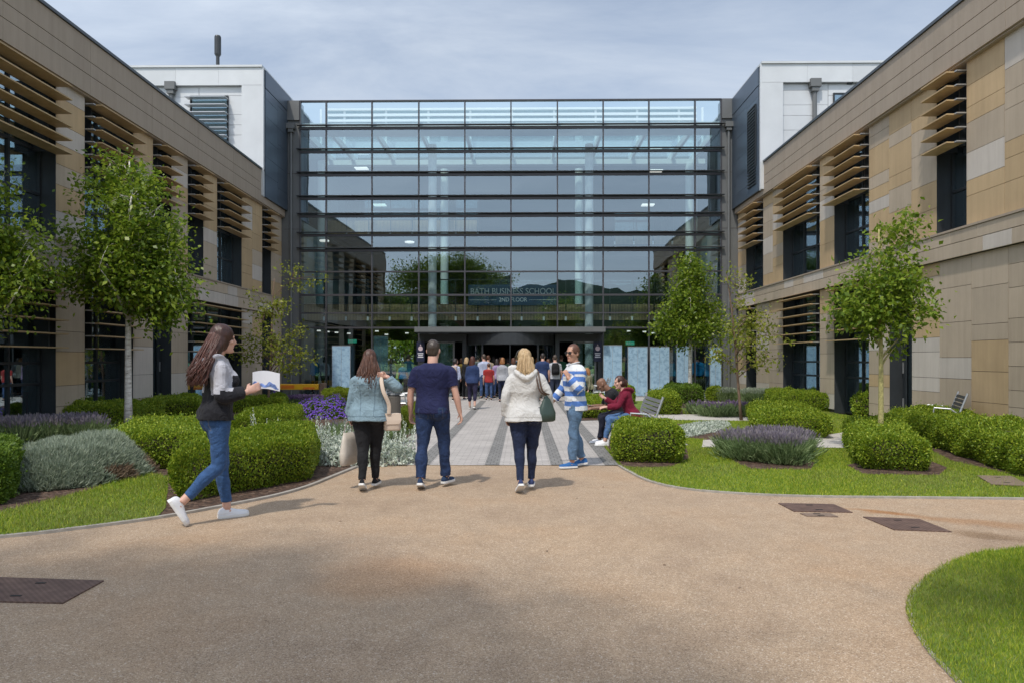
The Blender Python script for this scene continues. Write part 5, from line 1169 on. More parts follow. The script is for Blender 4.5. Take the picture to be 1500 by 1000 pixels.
    if shoes:
        for i in (0,1):
            Mf=K@footM(legs[i][2]+Z,legs[i][3],i); z0=-.085
            st=((-.078,.020,.052),(-.066,.031,.072),(-.03,.036,.088),(.01,.037,.086),(.045,.040,.070),(.09,.045,.055),(.135,.046,.048),(.17,.038,.042),(.190,.022,.034),(.197,.008,.026))
            mb=MB(Mf); rings=[]
            for y,w,h in st:
                zc=z0+.012; rings.append([(w*math.cos(a)*(1 if math.sin(a)<.3 else .92),y,zc+max(0,math.sin(a))**.8*(h-.0) if math.sin(a)>0 else zc+math.sin(a)*.006) for a in [2*PI*m/14 for m in range(14)]])
            mb.loft(rings); so_=mb.build('shoe',shoes['mat'],ob,smooth=True)
            mb=MB(Mf); ol=[(y,w+.004) for y,w,h in st]; top_=[(w,y) for y,w in ol]+[(-w,y) for y,w in reversed(ol)]
            mb.loft([[(x,y,z0) for x,y in top_],[(x*1.03,y*1.01,z0+.012) for x,y in top_],[(x,y,z0+.026) for x,y in top_]]); mb.build('sole',shoes.get('sole',SOLE),so_)
            if near and shoes.get('laces'):
                mb=MB(Mf)
                for q in range(4): y=.035+q*.018; zq=z0+.080-q*.008; mb.tube([(-.022,y,zq-.008),(0,y+.002,zq+.003),(.022,y,zq-.008)],.0035,5)
                mb.build('lace',shoes['laces'],so_)
    if hair: make_hair(info,hair,near,seed,fem)
    return info
def make_hair(I,hair,near,seed,fem):
    k=I.k; K=Matrix.Scale(k,4); HM=I.HM; rg=random.Random(seed); s_=.965 if fem else 1; v=lambda *a: HM@(Vector(a)*s_)
    mb=MB(K); st=hair['style']; vol=hair.get('vol',.012)
    # scalp shell, set back so that the face stays clear
    mb.ellipsoid(v(0,-.016,.036),(.078+vol*.7,.094+vol*.6,.092+vol),18,12,M=HM.to_3x3())
    if st!='short':
        mb.ellipsoid(v(0,-.035,-.02),(.080+vol,.080+vol,.10),16,10,M=HM.to_3x3())
    else:
        mb.ellipsoid(v(0,-.040,-.005),(.074,.066,.085),16,10,M=HM.to_3x3())
    L_=hair.get('len',.1); back=hair.get('back',0); side=hair.get('lat',0.0)
    if st in('long','bob'):
        w0=.085+vol; w1=hair.get('w',.10); n=6; rings=[]
        for q in range(n+1):
            t=q/n; c=v(0,-.045,-.03)+Vector((side*t,-(.04+back)*t**.8,0))+Vector((0,0,-L_))*t; w=w0+(w1-w0)*math.sin(min(1,t*1.3)*PI/2)-.05*max(0,t-.75)*4*.6; dp=(.070+vol)*(1-.45*t)
            rings.append([c+Vector((math.cos(a)*w,math.sin(a)*dp,0)) for a in [2*PI*m/16 for m in range(16)]])
        mb.loft(rings)
    if st=='pony':
        mb.tube([v(0,-.105,.03),v(0,-.14,.0),v(0,-.13,-.08),v(0,-.12,-.16)],[.022,.032,.030,.010],10,round_ends=True)
    me=fuse(mb,(.008 if near else .016)*k,3); wrinkle(me,.0035 if st!='short' else .0015,seed+9,None,(60,60,9) if st!='short' else (70,70,60))
    me.materials.append(hair['mat']); ho=link('hair',me,I.ob)
    if near and st in('long','bob'):
        mb=MB(K); n=int(hair.get('locks',150)*2.2)
        for q in range(n):
            a=rg.uniform(-.15,1.15)*PI; ca,sa=math.cos(a),-math.sin(a)   # around the back, ear to ear
            el=rg.uniform(.0,1.0); p0=v(ca*.083*math.cos(el*.9),-.02+sa*.095*math.cos(el*.9)*(1 if sa<0 else .4),.02+.105*math.sin(el*1.25)); 
            w1=hair.get('w',.10)*rg.uniform(.75,1.12); dp=.075*rg.uniform(.6,1.1); ln=L_*rg.uniform(.72,1.08); ph=rg.random()*6; am=hair.get('wave',.010)*rg.uniform(.4,1.3); pts=[p0]; ns=9
            c0=v(0,-.045,-.03)
            for r in range(1,ns+1):
                t=r/ns; c=c0+Vector((side*t,-(.04+back)*t**.8,0))+Vector((0,0,-ln*t)); tgt=c+Vector((ca*(.085+(w1-.085)*math.sin(min(1,t*1.3)*PI/2)),sa*dp-.012,0)); b=min(1,t*2.2); pp=p0.lerp(tgt,b) if b<1 else tgt
                pp=pp+Vector((math.sin(ph+t*13),math.cos(ph*1.7+t*11),0))*am*t; pts.append(pp)
            if q%7==0: pts=[pts[0]]+[p+Vector((rg.gauss(0,.016),rg.gauss(-.008,.012),rg.gauss(0,.012)))*(r_/9) for r_,p in enumerate(pts[1:],1)]
            mb.tube(pts,[.0025]+[.0022]*(ns-2)+[.0018,.0008],4) if q%7==0 else mb.tube(pts,[.005]+[rg.uniform(.004,.0075)]*(ns-2)+[.004,.0012],5)
        mb.build('hair_locks',hair['mat'],ho,smooth=True)
PEOPLE_SRC=True
# ------------------------------------------------------------------ the people in the photograph
BLK=clo('black_cloth',(.012,.012,.014),var=.2); DEN=clo('denim_blue',(.035,.085,.20),var=.25,scale=22); DEN_D=clo('dark_denim',(.014,.022,.055),var=.3,scale=22); NAVY=clo('navy_cotton',(.014,.017,.062),var=.12)
WHITE=clo('white_cotton',(.70,.69,.67),var=.04); WSH=pbr('white_shoe_leather',(.72,.72,.74),.5,var=.05)
HB=hairm('brown_hair',(.028,.012,.008),(.14,.058,.032)); HD=hairm('dark_brown_hair',(.016,.007,.005),(.13,.045,.03)); HBL=hairm('blonde_hair',(.22,.13,.055),(.66,.48,.27)); HK=hairm('black_hair',(.008,.006,.006),(.04,.028,.025)); HGR=hairm('ginger_hair',(.14,.05,.015),(.38,.17,.06)); HGY=hairm('greying_hair',(.024,.017,.013),(.095,.068,.052))
def gp(px,py): g=G(px,py); return Vector((g.x,g.y,.002))
# 1 striding woman on the left, seen in profile
p=gp(318,762); H1=1.95
STC=clo('denim_stitch',(.10,.13,.20)); STD=clo('dark_denim_stitch',(.05,.06,.10))
JG=clo('jacket_grey',(.42,.42,.46),var=.06); JB=clo('jacket_black',(.014,.014,.018),var=.2)
def jacket(C,I):
    h=(C-np.array(I.Z))@np.array(I.sp); m=np.where(h>.37,1,0)
    # the grey yoke runs down the upper arm
    for i in (0,1):
        sh,el,wr,hd,u,f=I.arms[i]; d=C-np.array(sh); t=d@np.array(u); near_=np.linalg.norm(d-np.outer(t,np.array(u)),axis=1)<.105
        far=np.linalg.norm(C-np.array(el),axis=1)<.30
        de=(C-np.array(el))@np.array(f); m=np.where(near_&(t>-.02)&(t<.25)&(h<.47),1,m); m=np.where((de>.0)&(np.linalg.norm(C-np.array(el)-np.outer(de,np.array(f)),axis=1)<.085)&(np.abs((C-np.array(Vector(el)))[:,1])<.4)&(t>.22),0,m)
    return m
I=person('woman in grey and black hooded jacket and blue skinny jeans striding with a brochure',p,R(-54),H1,'f','fair',
  dict(lean=.05,head=(-.05,.02),legs=[(.15,.05,.0,.0),(-.02,.80,1.02,.0)],toe=(.05,-.05),
   arms=[(Vector((-.12,-.1,-1)),Vector((.1,.15,-1)),None),(Vector((.14,-.10,-1)),Vector((.05,.98,.18)),Vector((.0,.9,.42)))],thumb=[Vector((.5,.2,1)),Vector((-.2,.1,1))],curl=(.4,.35)),
  top=dict(mat=[JB,JG],paint=jacket,hem=-.035,inf=.032,flare=.018,sinf=.022,loose=.014,sleeve=.96,hood=True,wr=.011,name='jacket'),
  bottom=dict(stitch=STC,mat=DEN,inf=.010,upto=.955,wr=.003),shoes=dict(mat=WSH,laces=WHITE),hair=dict(style='long',mat=HD,len=.36,vol=.022,w=.15,back=.12,wave=.018,locks=230),girth=(.93,.95,.93),seed=2)
def worldpt(I,v): return I.ob.matrix_basis@(Vector(v)*I.k)
bpy.context.view_layer.update()
def handpos(I,i,ext=.09): sh,el,wr,hd,u,f=I.arms[i]; return worldpt(I,wr+hd*ext)
hp=handpos(I,1,.12)
br=thing('brochure','white open brochure with blue artwork held up by the striding woman','brochure',(hp.x+.045,hp.y+.03,hp.z+.045),R(8)); br.scale=(.78,.78,.78)
b=MB(); 
nx_=10
for sidei in (0,):
    vs=[];fs=[]
    for i in range(nx_+1):
        x=-.16+.34*i/nx_; y=.02*math.sin(i/nx_*PI*1.3)-.01
        for z in (-.11,.12): vs.append((x,y,z+.02*math.sin(i*.4)))
    fs=[(2*i,2*i+2,2*i+3,2*i+1) for i in range(nx_)]
    b.add(vs,fs); b.add([(x,y+.006,z) for x,y,z in vs],[tuple(reversed(f)) for f in fs])
b.build('cover',pbr('paper_white',(.72,.73,.78),.6,var=0),br,smooth=True)
b=MB()
rb=random.Random(5); bpm=[pbr('print_blue',(.16,.25,.55),.5,var=.85,scale=22)]
vs=[];n=34
for i in range(n+1):
    u=i/n; x=-.155+.32*u; q=(x+.16)/.034; y=.02*math.sin(u*PI*1.3)-.0125; o_=.02*math.sin(q*.4); zt=-.035+.022*math.sin(u*9+1)+.012*math.sin(u*23)-.05*max(0,u-.72)/.28; zb_=-.095+.03*max(0,.3-u)+.02*math.sin(u*7)**2; vs+=[(x,y,zb_+o_),(x,y,max(zb_+.01,zt)+o_)]
b.add(vs,[(2*i,2*i+2,2*i+3,2*i+1) for i in range(n)]); b.build('printed_artwork',bpm,br)
# 2 woman in denim jacket with long brown hair
p=gp(541,716); DJ=clo('washed_denim_jacket',(.20,.285,.335),var=.16); DJS=clo('denim_jacket_seam',(.12,.18,.22))
def seams(yoke,hem,extra=True):
    def f(C,I):
        h=(C-np.array(I.Z))@np.array(I.sp); bx=np.abs(C[:,0]); m=((np.abs(h-yoke)<.0065)&(bx<.20))|((np.abs(h-hem)<.0065)&(bx<.30))
        if extra: m=m|((np.abs(bx-.085-.10*(h-.0)*0.25)<.005)&(h<yoke)&(h>hem)&(C[:,1]<0))
        return m.astype(int)
    return f
I=person('woman with long wavy brown hair in a pale denim jacket and black trousers, walking away',p,R(2),1.69,'f','fair',
  dict(lean=.04,head=(.05,0),legs=[(-.12,.22,.42,-.07),(.17,.10,.0,-.07)],arms=[(Vector((-.20,.0,-1)),Vector((-.08,.30,-1)),None),(Vector((.86,-.30,-.55)),Vector((-.72,-.12,.78)),Vector((-.9,.1,.25)))],thumb=[Vector((.4,1,0)),Vector((0,-.2,1))],curl=(.7,.8)),
  top=dict(mat=[DJ,DJS],paint=seams(.36,-.035),hem=-.10,inf=.028,flare=.022,sinf=.022,loose=.012,wr=.010,name='jacket'),bottom=dict(mat=BLK,inf=.012,upto=1.0,wr=.003),
  shoes=dict(mat=BLK),hair=dict(style='long',mat=HB,len=.33,vol=.018,w=.135,back=.03,wave=.014,locks=210),girth=(1.27,1.36,1.22),seed=4)
bpy.context.view_layer.update()
CREAM=pbr('cream_leather',(.62,.50,.40),.55,var=.06); CANV=pbr('canvas',(.58,.52,.45),.85,var=.08,scale=30)
def strap(name,pts,w,mat,par=None,th=.004):
    pts=smooth_path(pts,5); b=MB(); b.tube(pts,w/2,8,flat=th); return b.build(name,mat,par,smooth=True)
hb=worldpt(I,I.up(.02,-.02,.30))
sh=worldpt(I,I.shs[1]+Vector((-.02,0,.07)))
bag=thing('shoulder_bag','cream leather shoulder bag hanging from the denim jacket woman on a broad strap','bag',(hb.x,hb.y-.02,hb.z-.10),R(15))
b=MB(); b.loft([[(x*.105*kx,y*.045*kx,z*.85) for x,y in [(math.copysign(abs(math.cos(a))**.6,math.cos(a)),math.copysign(abs(math.sin(a))**.6,math.sin(a))) for a in [2*PI*m/16 for m in range(16)]]] for z,kx in ((-.15,.85),(-.13,1.0),(-.02,1.0),(.06,.92),(.10,.75))]); b.build('body',CREAM,bag,smooth=True)
b=MB(); b.loft([[(-.10,-.048,.085),(.10,-.048,.085),(.10,-.04,.085),(-.10,-.04,.085)],[(-.107,-.056,.0),(.107,-.056,.0),(.107,-.046,.0),(-.107,-.046,.0)],[(-.08,-.056,-.05),(.08,-.056,-.05),(.08,-.046,-.05),(-.08,-.046,-.05)]]); b.build('flap',CREAM,bag,bevel=.004)
Li=Matrix.Rotation(-R(15),4,'Z')@Matrix.Translation(-Vector(bag.location))
strap('strap',[Li@(sh+Vector((.0,.10,-.06))),Li@(sh+Vector((0,.0,.012))),Li@(sh+Vector((.01,-.09,-.04))),Li@(sh+Vector((.05,-.145,-.22))),Li@(hb+Vector((-.03,-.10,.10))),Vector((-.05,-.06,.07))],.05,CREAM,bag)
hL=handpos(I,0,.07)
tb=thing('tote_bag','plain canvas tote bag carried low by the denim jacket woman','bag',(hL.x-.02,hL.y,hL.z-.28),R(70))
b=MB(); b.loft([[(x*.155*kx+.02*math.sin(z*9),y*.05*ky,z) for x,y in [(math.copysign(abs(math.cos(a))**.3,math.cos(a)),math.sin(a)) for a in [2*PI*m/16 for m in range(16)]]] for z,kx,ky in ((-.25,.90,.5),(-.24,.98,.95),(-.1,1.0,1.1),(.06,.97,.75),(.15,.93,.25))]); b.build('body',CANV,tb,smooth=True)
b=MB(); b.tube([(-.10,.02,.13),(-.05,.01,.27),(.0,0,.30),(.05,.01,.27),(.10,.02,.13)],.012,6,flat=.004); b.build('handle',CANV,tb)
# 3 man in navy t-shirt
p=gp(634,714)
I=person('broad man with cropped dark hair in a navy t-shirt and dark jeans, walking away',p,R(-3),1.80,'m','fair',
  dict(lean=.02,head=(-.10,0),legs=[(-.10,.16,.30,.05),(.20,.08,.0,.07)],toe=(.1,-.35),arms=[(Vector((-.26,.02,-1)),Vector((-.02,.16,-1)),None),(Vector((.30,-.06,-1)),Vector((.20,.16,-1)),None)],curl=(.75,.75)),
  top=dict(mat=NAVY,hem=-.06,inf=.018,flare=.012,sinf=.020,loose=.012,sleeve=.44,wr=.007,name='t_shirt'),bottom=dict(stitch=STD,mat=clo('jeans_indigo',(.018,.036,.095),var=.35,scale=18),inf=.016,upto=1.0,fl=.016,wr=.006),
  shoes=dict(mat=clo('navy_canvas',(.022,.045,.10)),laces=None),hair=dict(style='short',mat=HGY,vol=.006),girth=(1.12,1.22,1.14),seed=6)
b=MB(Matrix.Scale(I.k,4)); s_=I.shs[1]; b.box(s_.x-.07,s_.x+.01,s_.y-.085,s_.y-.03,s_.z+.052,s_.z+.057); 
# 4 blonde woman in pale hoodie
p=gp(770,719); HOOD=clo('pale_grey_hoodie',(.56,.55,.53),var=.05)
I=person('blonde woman in a pale grey hoodie and dark blue jeans, walking away',p,R(4),1.68,'f','fair',
  dict(lean=.03,head=(.32,0),side=-.02,legs=[(-.10,.22,.50,-.03),(.15,.06,.0,-.03)],arms=[(Vector((-.30,-.12,-1)),Vector((.10,.30,-1)),None),(Vector((.48,-.05,-.9)),Vector((.12,.62,-.75)),None)],curl=(.5,.6)),
  top=dict(mat=[HOOD,clo('hoodie_seam',(.42,.41,.39))],paint=seams(9,-.04,False),hem=-.10,inf=.028,flare=.024,sinf=.022,loose=.016,wr=.010,hood=True,name='hoodie'),bottom=dict(stitch=STD,mat=DEN_D,inf=.010,upto=1.0,wr=.004),
  shoes=dict(mat=clo('navy_trainer',(.035,.05,.13)),laces=WHITE),hair=dict(style='bob',mat=HBL,len=.19,vol=.018,w=.105,back=.005,wave=.006,locks=190),girth=(1.24,1.3,1.24),seed=8)
bpy.context.view_layer.update()
# sunglasses pushed up in her hair
b=MB(Matrix.Scale(I.k,4)); HMx=I.HM
pts=[HMx@Vector((math.cos(a)*.098,.02+.018*math.sin(a),.03+math.sin(a)*.105)) for a in [PI*q/14 for q in range(15)]]; b.tube(pts,.006,6); b.build('hair_band',M['black'],I.ob)
hb=worldpt(I,I.up(.13,.02,.27)); sh=worldpt(I,I.shs[1]+Vector((-.03,0,.075)))
GL=pbr('dark_green_leather',(.035,.062,.052),.45,var=.12)
bag=thing('handbag','dark green leather handbag hanging at the right side of the blonde woman','bag',(hb.x+.0,hb.y-.08,hb.z-.10),R(35))
b=MB(); b.loft([[(x*.125*kx,y*.06*ky,z*.85) for x,y in [(math.copysign(abs(math.cos(a))**.6,math.cos(a)),math.sin(a)) for a in [2*PI*m/16 for m in range(16)]]] for z,kx,ky in ((-.14,.75,.7),(-.12,.95,1.1),(-.02,1.0,1.0),(.08,.72,.7),(.20,.32,.3),(.26,.12,.15))]); b.build('body',GL,bag,smooth=True)
Li=Matrix.Rotation(-R(35),4,'Z')@Matrix.Translation(-Vector(bag.location))
for d in (-.012,.02): strap('strap',[Li@(sh+Vector((d,.11,-.10))),Li@(sh+Vector((d,.0,.012))),Li@(sh+Vector((d+.01,-.10,-.06))),Li@(sh+Vector((.05+d,-.13,-.22))),Vector((d*2,-.02,.20))],.02,pbr('brown_strap',(.08,.045,.03),.5,var=.1),bag)
# 5 man in blue and white striped rugby shirt
p=gp(842,684); SB=clo('rugby_blue',(.085,.19,.50),var=.08); SW=clo('rugby_white',(.66,.68,.70),var=.04)
def stripes(C,I):
    h=(C-np.array(I.Z))@np.array(I.sp); m=(np.floor((h+.05)/.071).astype(int)%2)
    for i in (0,1):
        sh,el,wr,hd,u,f=[np.array(q) for q in I.arms[i]]
        d=C-sh; t=d@u; r1=np.linalg.norm(d-np.outer(t,u),axis=1); d2=C-el; t2=d2@f; r2=np.linalg.norm(d2-np.outer(t2,f),axis=1)
        a1=(t>.07)&(t<.30)&(r1<.085); a2=(t2>-.03)&(r2<.08)&(r2<r1+.02)
        m=np.where(a1,np.floor((t+.04)/.071).astype(int)%2,m); m=np.where(a2,np.floor((t2+.30)/.071).astype(int)%2,m)
    m=np.where(h>.515,1,m); return m
I=person('man in dark sunglasses and a blue and white striped rugby shirt walking leftwards',p,R(102),1.80,'m','tan',
  dict(lean=.03,head=(.55,.0),twist=.12,legs=[(.12,.08,.0,.02),(-.05,.22,.14,.02)],arms=[(Vector((-.18,.12,-1)),Vector((.25,.62,.75)),Vector((.3,.3,.9))),(Vector((.22,.34,-1)),Vector((.0,.66,-.85)),None)],thumb=[Vector((.3,-.9,.2)),Vector((-.6,.3,1))],curl=(1.0,.9)),
  top=dict(mat=[SB,SW],paint=stripes,hem=-.12,inf=.026,flare=.014,sinf=.022,loose=.012,wr=.008,name='rugby_shirt'),bottom=dict(mat=clo('light_jeans',(.10,.17,.27),var=.25,scale=16),inf=.016,upto=.98,fl=.014,wr=.006),
  shoes=dict(mat=clo('blue_trainer',(.03,.12,.32)),laces=WHITE),hair=dict(style='short',mat=HB,vol=.013),girth=(1.05,1.2,1.12),seed=10)
Kk=Matrix.Scale(I.k,4); v=lambda *a: I.HM@Vector(a)
b=MB(Kk)
for s in (-1,1):
    ring=lambda y,q: [v(s*.034+math.cos(a)*.030*q,y-abs(math.cos(a)*s+ (1 if False else 0))*.0,.008+math.sin(a)*.021*q) for a in [2*PI*m/14 for m in range(14)]]
    b.loft([ring(.100,1),ring(.108,.95)]); b.tube([v(s*.064,.098,.014),v(s*.083,.05,.014),v(s*.086,-.02,.008)],.004,6)
b.tube([v(-.012,.108,.014),v(.012,.108,.014)],.004,6); b.build('sunglasses',M['black'],I.ob)
b=MB(Kk); pts=[I.up(.535,.075,-.05),I.up(.56,.0,-.085),I.up(.565,-.075,0),I.up(.56,0,.085),I.up(.535,.075,.05)]; b.tube(smooth_path(pts,4),.026,8,flat=.010,round_ends=True); b.build('collar',SW,I.ob,smooth=True)
bpy.context.view_layer.update()
hp=handpos(I,1,.10); ph=thing('phone','black phone held low in the hand of the striped shirt man','phone',(hp.x,hp.y,hp.z),R(30)); b=MB(); b.box(-.035,.035,-.005,.005,-.07,.07,0); b.box(-.031,.031,-.0065,-.0051,-.062,.062,1); b.build('case',[M['black'],pbr('phone_screen',(.03,.03,.035),.1,var=0)],ph,bevel=.002)
# 6, 7 seated couple
BZ=.45
sx=BX-.02
MAR=clo('maroon_hoodie',(.16,.008,.028),var=.12)
def seat(label,y,lean,H,x=0,**k):
    return person(label,Vector((sx+x,y,.002)),PI/2,H,sit=.555,**k)
cp_=dict(legs=[(1.42,1.30,.0,.06),(1.38,1.55,.0,.08)])
I=seat('seated woman in a maroon hoodie and ripped blue jeans on the bench',BY-.32,.3,1.70,sex='f',skin='fair',
  pose=dict(lean=.36,head=(.15,.10),legs=[(1.42,1.18,.0,.05),(1.45,1.30,.0,.08)],arms=[(Vector((-.12,.55,-.9)),Vector((.15,1,-.05)),None),(Vector((.15,.62,-.75)),Vector((-.1,.85,.55)),None)],curl=(.6,.5)),
  top=dict(mat=MAR,hem=-.09,inf=.028,flare=.01,sinf=.022,loose=.014,hood=True,wr=.008,name='hoodie'),bottom=dict(mat=clo('mid_jeans',(.075,.15,.30),var=.25),inf=.010,upto=.96),shoes=dict(mat=WSH),hair=dict(style='pony',mat=HD,vol=.008),girth=(1.05,1.1,1.05),seed=12)
I2=seat('seated bald man in a black top leaning over a leaflet on the bench',BY+.34,.5,1.76,x=-.06,sex='m',skin='brown',
  pose=dict(lean=.62,head=(-.1,.42),legs=[(1.40,1.25,.0,.10),(1.40,1.45,.0,.12)],arms=[(Vector((-.1,.5,-.9)),Vector((.2,1,-.1)),None),(Vector((.1,.5,-.9)),Vector((-.2,1,.0)),None)],curl=(.6,.6)),
  top=dict(mat=BLK,hem=-.04,inf=.018,flare=.01,sleeve=.5,wr=.006,name='t_shirt'),bottom=dict(mat=clo('dark_trousers',(.012,.014,.028),var=.2),inf=.015,upto=.98),shoes=dict(mat=WSH),hair=None,seed=14)
bpy.context.view_layer.update()
hp=handpos(I,0,.14); lf=thing('leaflet','white leaflet held open over the knees of the seated couple','leaflet',(hp.x-.12,hp.y+.12,hp.z+.03),R(5)); b=MB()
b.add([(-.20,-.12,.05),(0,-.12,0),(0,.12,0),(-.20,.12,.05),(.16,-.12,-.05),(.16,.12,-.05)],[(0,1,2,3),(1,4,5,2)]); b.add([(-.20,-.12,.046),(0,-.12,-.004),(0,.12,-.004),(-.20,.12,.046),(.16,-.12,-.054),(.16,.12,-.054)],[(3,2,1,0),(2,5,4,1)]); b.build('page',pbr('leaflet_paper',(.62,.66,.66),.6,var=.2,scale=30),lf)
# ---- the crowd at the doors
CG='people crowding at the entrance doors'
walk=[(.16,.08,.0,.02),(-.14,.2,.3,.02)]; stand=[(.03,.03,0,.04),(-.02,.03,0,.05)]
def crowd(label,px,py,H,rz,sex,hair,top,bot,legs=stand,skin='fair',girth=(1.05,1.1,1.05),sleeve=.95,Y=None,arms=None,upto=.97,shoes=None,seed=1,grp=CG):
    p=gp(px,py)
    if Y is not None: q=onY(px,500,Y); p=Vector((q.x,q.y,.014))
    return person(label,p,rz,H,sex,skin,dict(legs=legs,arms=arms,head=(random.Random(seed).uniform(-.5,.5),0)),top=dict(mat=top,hem=-.09,inf=.022,sleeve=sleeve,wr=.006),bottom=dict(mat=bot,inf=.014,upto=upto),shoes=dict(mat=shoes or BLK),hair=hair,near=False,girth=girth,group=grp,seed=seed)
hl=lambda m,l=.22: dict(style='long',mat=m,len=l,vol=.016,w=.10); hsr=lambda m: dict(style='short',mat=m,vol=.008); pn=lambda m: dict(style='pony',mat=m,vol=.008)
c=lambda n,col: clo(n,col)
KH=clo('khaki_cloth',(.22,.19,.13)); LB=clo('light_blue_shirt',(.42,.46,.60)); JN=clo('crowd_jeans',(.05,.09,.20)); GV=clo('grey_vest',(.34,.35,.38)); TL=clo('teal_tshirt',(.012,.17,.28)); BB=clo('bright_blue_tshirt',(.015,.20,.42)); PK=clo('plum_cloth',(.18,.07,.15)); OL=clo('olive_jacket',(.20,.19,.12)); NB=clo('navy_blue_top',(.025,.045,.12)); GW=clo('grey_white_shirt',(.42,.43,.46))
W1=crowd('woman with long dark hair in a navy top and cropped trousers walking to the doors',692,599,1.68,R(-4),'f',hl(HD,.24),NB,clo('plum_navy_trousers',(.022,.02,.05)),walk,upto=.88,shoes=clo('beige_shoe',(.30,.24,.18)),seed=31)
crowd('woman with dark hair and a striped pale rucksack near the left of the queue',667,586,1.64,R(-20),'f',pn(HK),LB,clo('floral_trousers',(.03,.03,.035),var=.9,scale=30),seed=32)
crowd('fair haired woman in a dark jacket half hidden beside the navy topped woman',683,585,1.68,R(-30),'f',hl(HBL,.12),BLK,BLK,seed=33)
crowd('grey haired man in a pale blue shirt and jeans waiting at the doors',709,584,1.80,R(20),'m',hsr(HGY),LB,JN,seed=34,girth=(1.05,1.15,1.08))
crowd('person dressed all in black before the revolving door',723,580,1.74,R(-10),'f',hl(HK,.14),BLK,BLK,seed=35)
crowd('woman in a plum top inside the queue at the revolving door',733,577,1.70,R(10),'f',hl(HB,.1),PK,BLK,seed=36)
crowd('woman with bobbed ginger hair in a grey vest over white sleeves',736,589,1.66,R(-15),'f',dict(style='bob',mat=HGR,len=.10,vol=.024,w=.11),GV,DEN_D,seed=37)
crowd('person in a white top half hidden behind the blonde woman',752,586,1.66,R(0),'f',hl(HB,.1),WHITE,JN,seed=38)
crowd('woman with long wavy fair hair in a beige top behind the blonde woman',779,584,1.70,R(5),'f',hl(HBL,.2),KH,BLK,seed=39)
crowd('man with short dark hair in navy t-shirt and navy trousers near the doors',795,588,1.82,R(-5),'m',hsr(HK),NB,clo('navy_trousers',(.018,.028,.07)),sleeve=.45,seed=40)
W2=crowd('balding man in a pale grey shirt wearing a black rucksack by the doors',813,588,1.76,R(3),'m',hsr(HGY),GW,clo('slate_jeans',(.03,.04,.07)),sleeve=.45,seed=41)
bpy.context.view_layer.update()
def rucksack(I,label,mat):
    c=worldpt(I,I.up(.30,-.19,0)); r=thing('rucksack',label,'rucksack',c,I.ob.rotation_euler.z,'rucksacks worn in the queue'); b=MB()
    b.loft([[(x*.15*kx,y*.075*ky-.01,z) for x,y in [(math.copysign(abs(math.cos(a))**.6,math.cos(a)),math.copysign(abs(math.sin(a))**.6,math.sin(a))) for a in [2*PI*m/14 for m in range(14)]]] for z,kx,ky in ((-.22,.8,.7),(-.20,1,1),(.05,1,1),(.17,.85,.8),(.22,.5,.4))]); b.build('body',mat,r,smooth=True)
    b=MB(); b.loft([[(x*.11,y*.03-.095,z) for x,y in [(math.cos(a),math.sin(a)) for a in [2*PI*m/10 for m in range(10)]]] for z in (-.18,-.02)]); b.build('pocket',mat,r,smooth=True)
    for s in (-1,1): b=MB(); b.tube([(s*.10,.05,-.15),(s*.13,.22,-.05),(s*.12,.30,.10),(s*.10,.18,.24),(s*.09,.04,.18)],.022,6,flat=.008); b.build('strap',mat,r)
rucksack(W2,'black rucksack on the back of the balding man',BLK)
W3=[o for o in COL.objects if o.get('label','').startswith('woman with dark hair and a striped')][0]
I_=P_(); I_.ob=W3; I_.k=1.64/1.75; I_.up=lambda h,y=0,x=0: Vector((x,y,.9+h))
rucksack(I_,'pale striped rucksack on the back of a dark haired woman',clo('striped_rucksack',(.45,.36,.30),var=.35,scale=9))
crowd('woman with short dark hair in a pale green top near the middle of the queue',744,580,1.68,R(15),'f',hl(HK,.08),clo('pale_green_top',(.25,.36,.25)),DEN_D,seed=42)
crowd('tall man in a charcoal polo shirt in the middle of the queue',764,578,1.84,R(-8),'m',hsr(HB),clo('charcoal_polo',(.05,.05,.055)),JN,sleeve=.45,seed=43)
crowd('woman with auburn hair and a cream cardigan beside the man in navy',787,579,1.66,R(12),'f',hl(HGR,.14),clo('cream_cardigan',(.52,.47,.38)),BLK,seed=44)
crowd('man in a white shirt just left of the revolving door',700,578,1.78,R(-12),'m',hsr(HK),WHITE,BLK,seed=45)
crowd('boy in a red t-shirt in front of the revolving door',716,586,1.45,R(6),'m',hsr(HB),clo('red_tshirt',(.32,.03,.03)),JN,sleeve=.45,seed=46)
crowd('woman in a mustard top at the back of the queue, left side',676,577,1.66,R(18),'f',hl(HB,.12),clo('mustard_top',(.38,.25,.06)),BLK,seed=47)
crowd('man with fair hair in a sky blue t-shirt deep in the doorway',757,577,1.80,R(10),'m',hsr(HBL),clo('sky_tshirt',(.20,.33,.46)),DEN_D,sleeve=.45,seed=48)
crowd('woman in a black and white speckled dress top at the right of the doorway',805,578,1.65,R(-14),'f',hl(HK,.16),clo('speckled_top',(.22,.22,.22),var=.9,scale=50),BLK,seed=49)
crowd('man in a beige jacket beside the grey haired man in pale blue',715,582,1.76,R(-18),'m',hsr(HB),clo('beige_jacket',(.34,.28,.20)),DEN_D,seed=81)
crowd('woman with a long black plait in a lilac top by the ginger haired woman',728,583,1.63,R(22),'f',hl(HK,.26),clo('lilac_top',(.32,.24,.40)),JN,seed=82)
crowd('man in a bottle green shirt at the right jamb of the doorway',822,580,1.79,R(-6),'m',hsr(HB),clo('bottle_green_shirt',(.03,.11,.06)),BLK,seed=83)
crowd('woman in a pink top half hidden between the queue and the balding man',803,584,1.62,R(8),'f',hl(HB,.14),clo('pink_top',(.50,.22,.26)),DEN_D,seed=84)
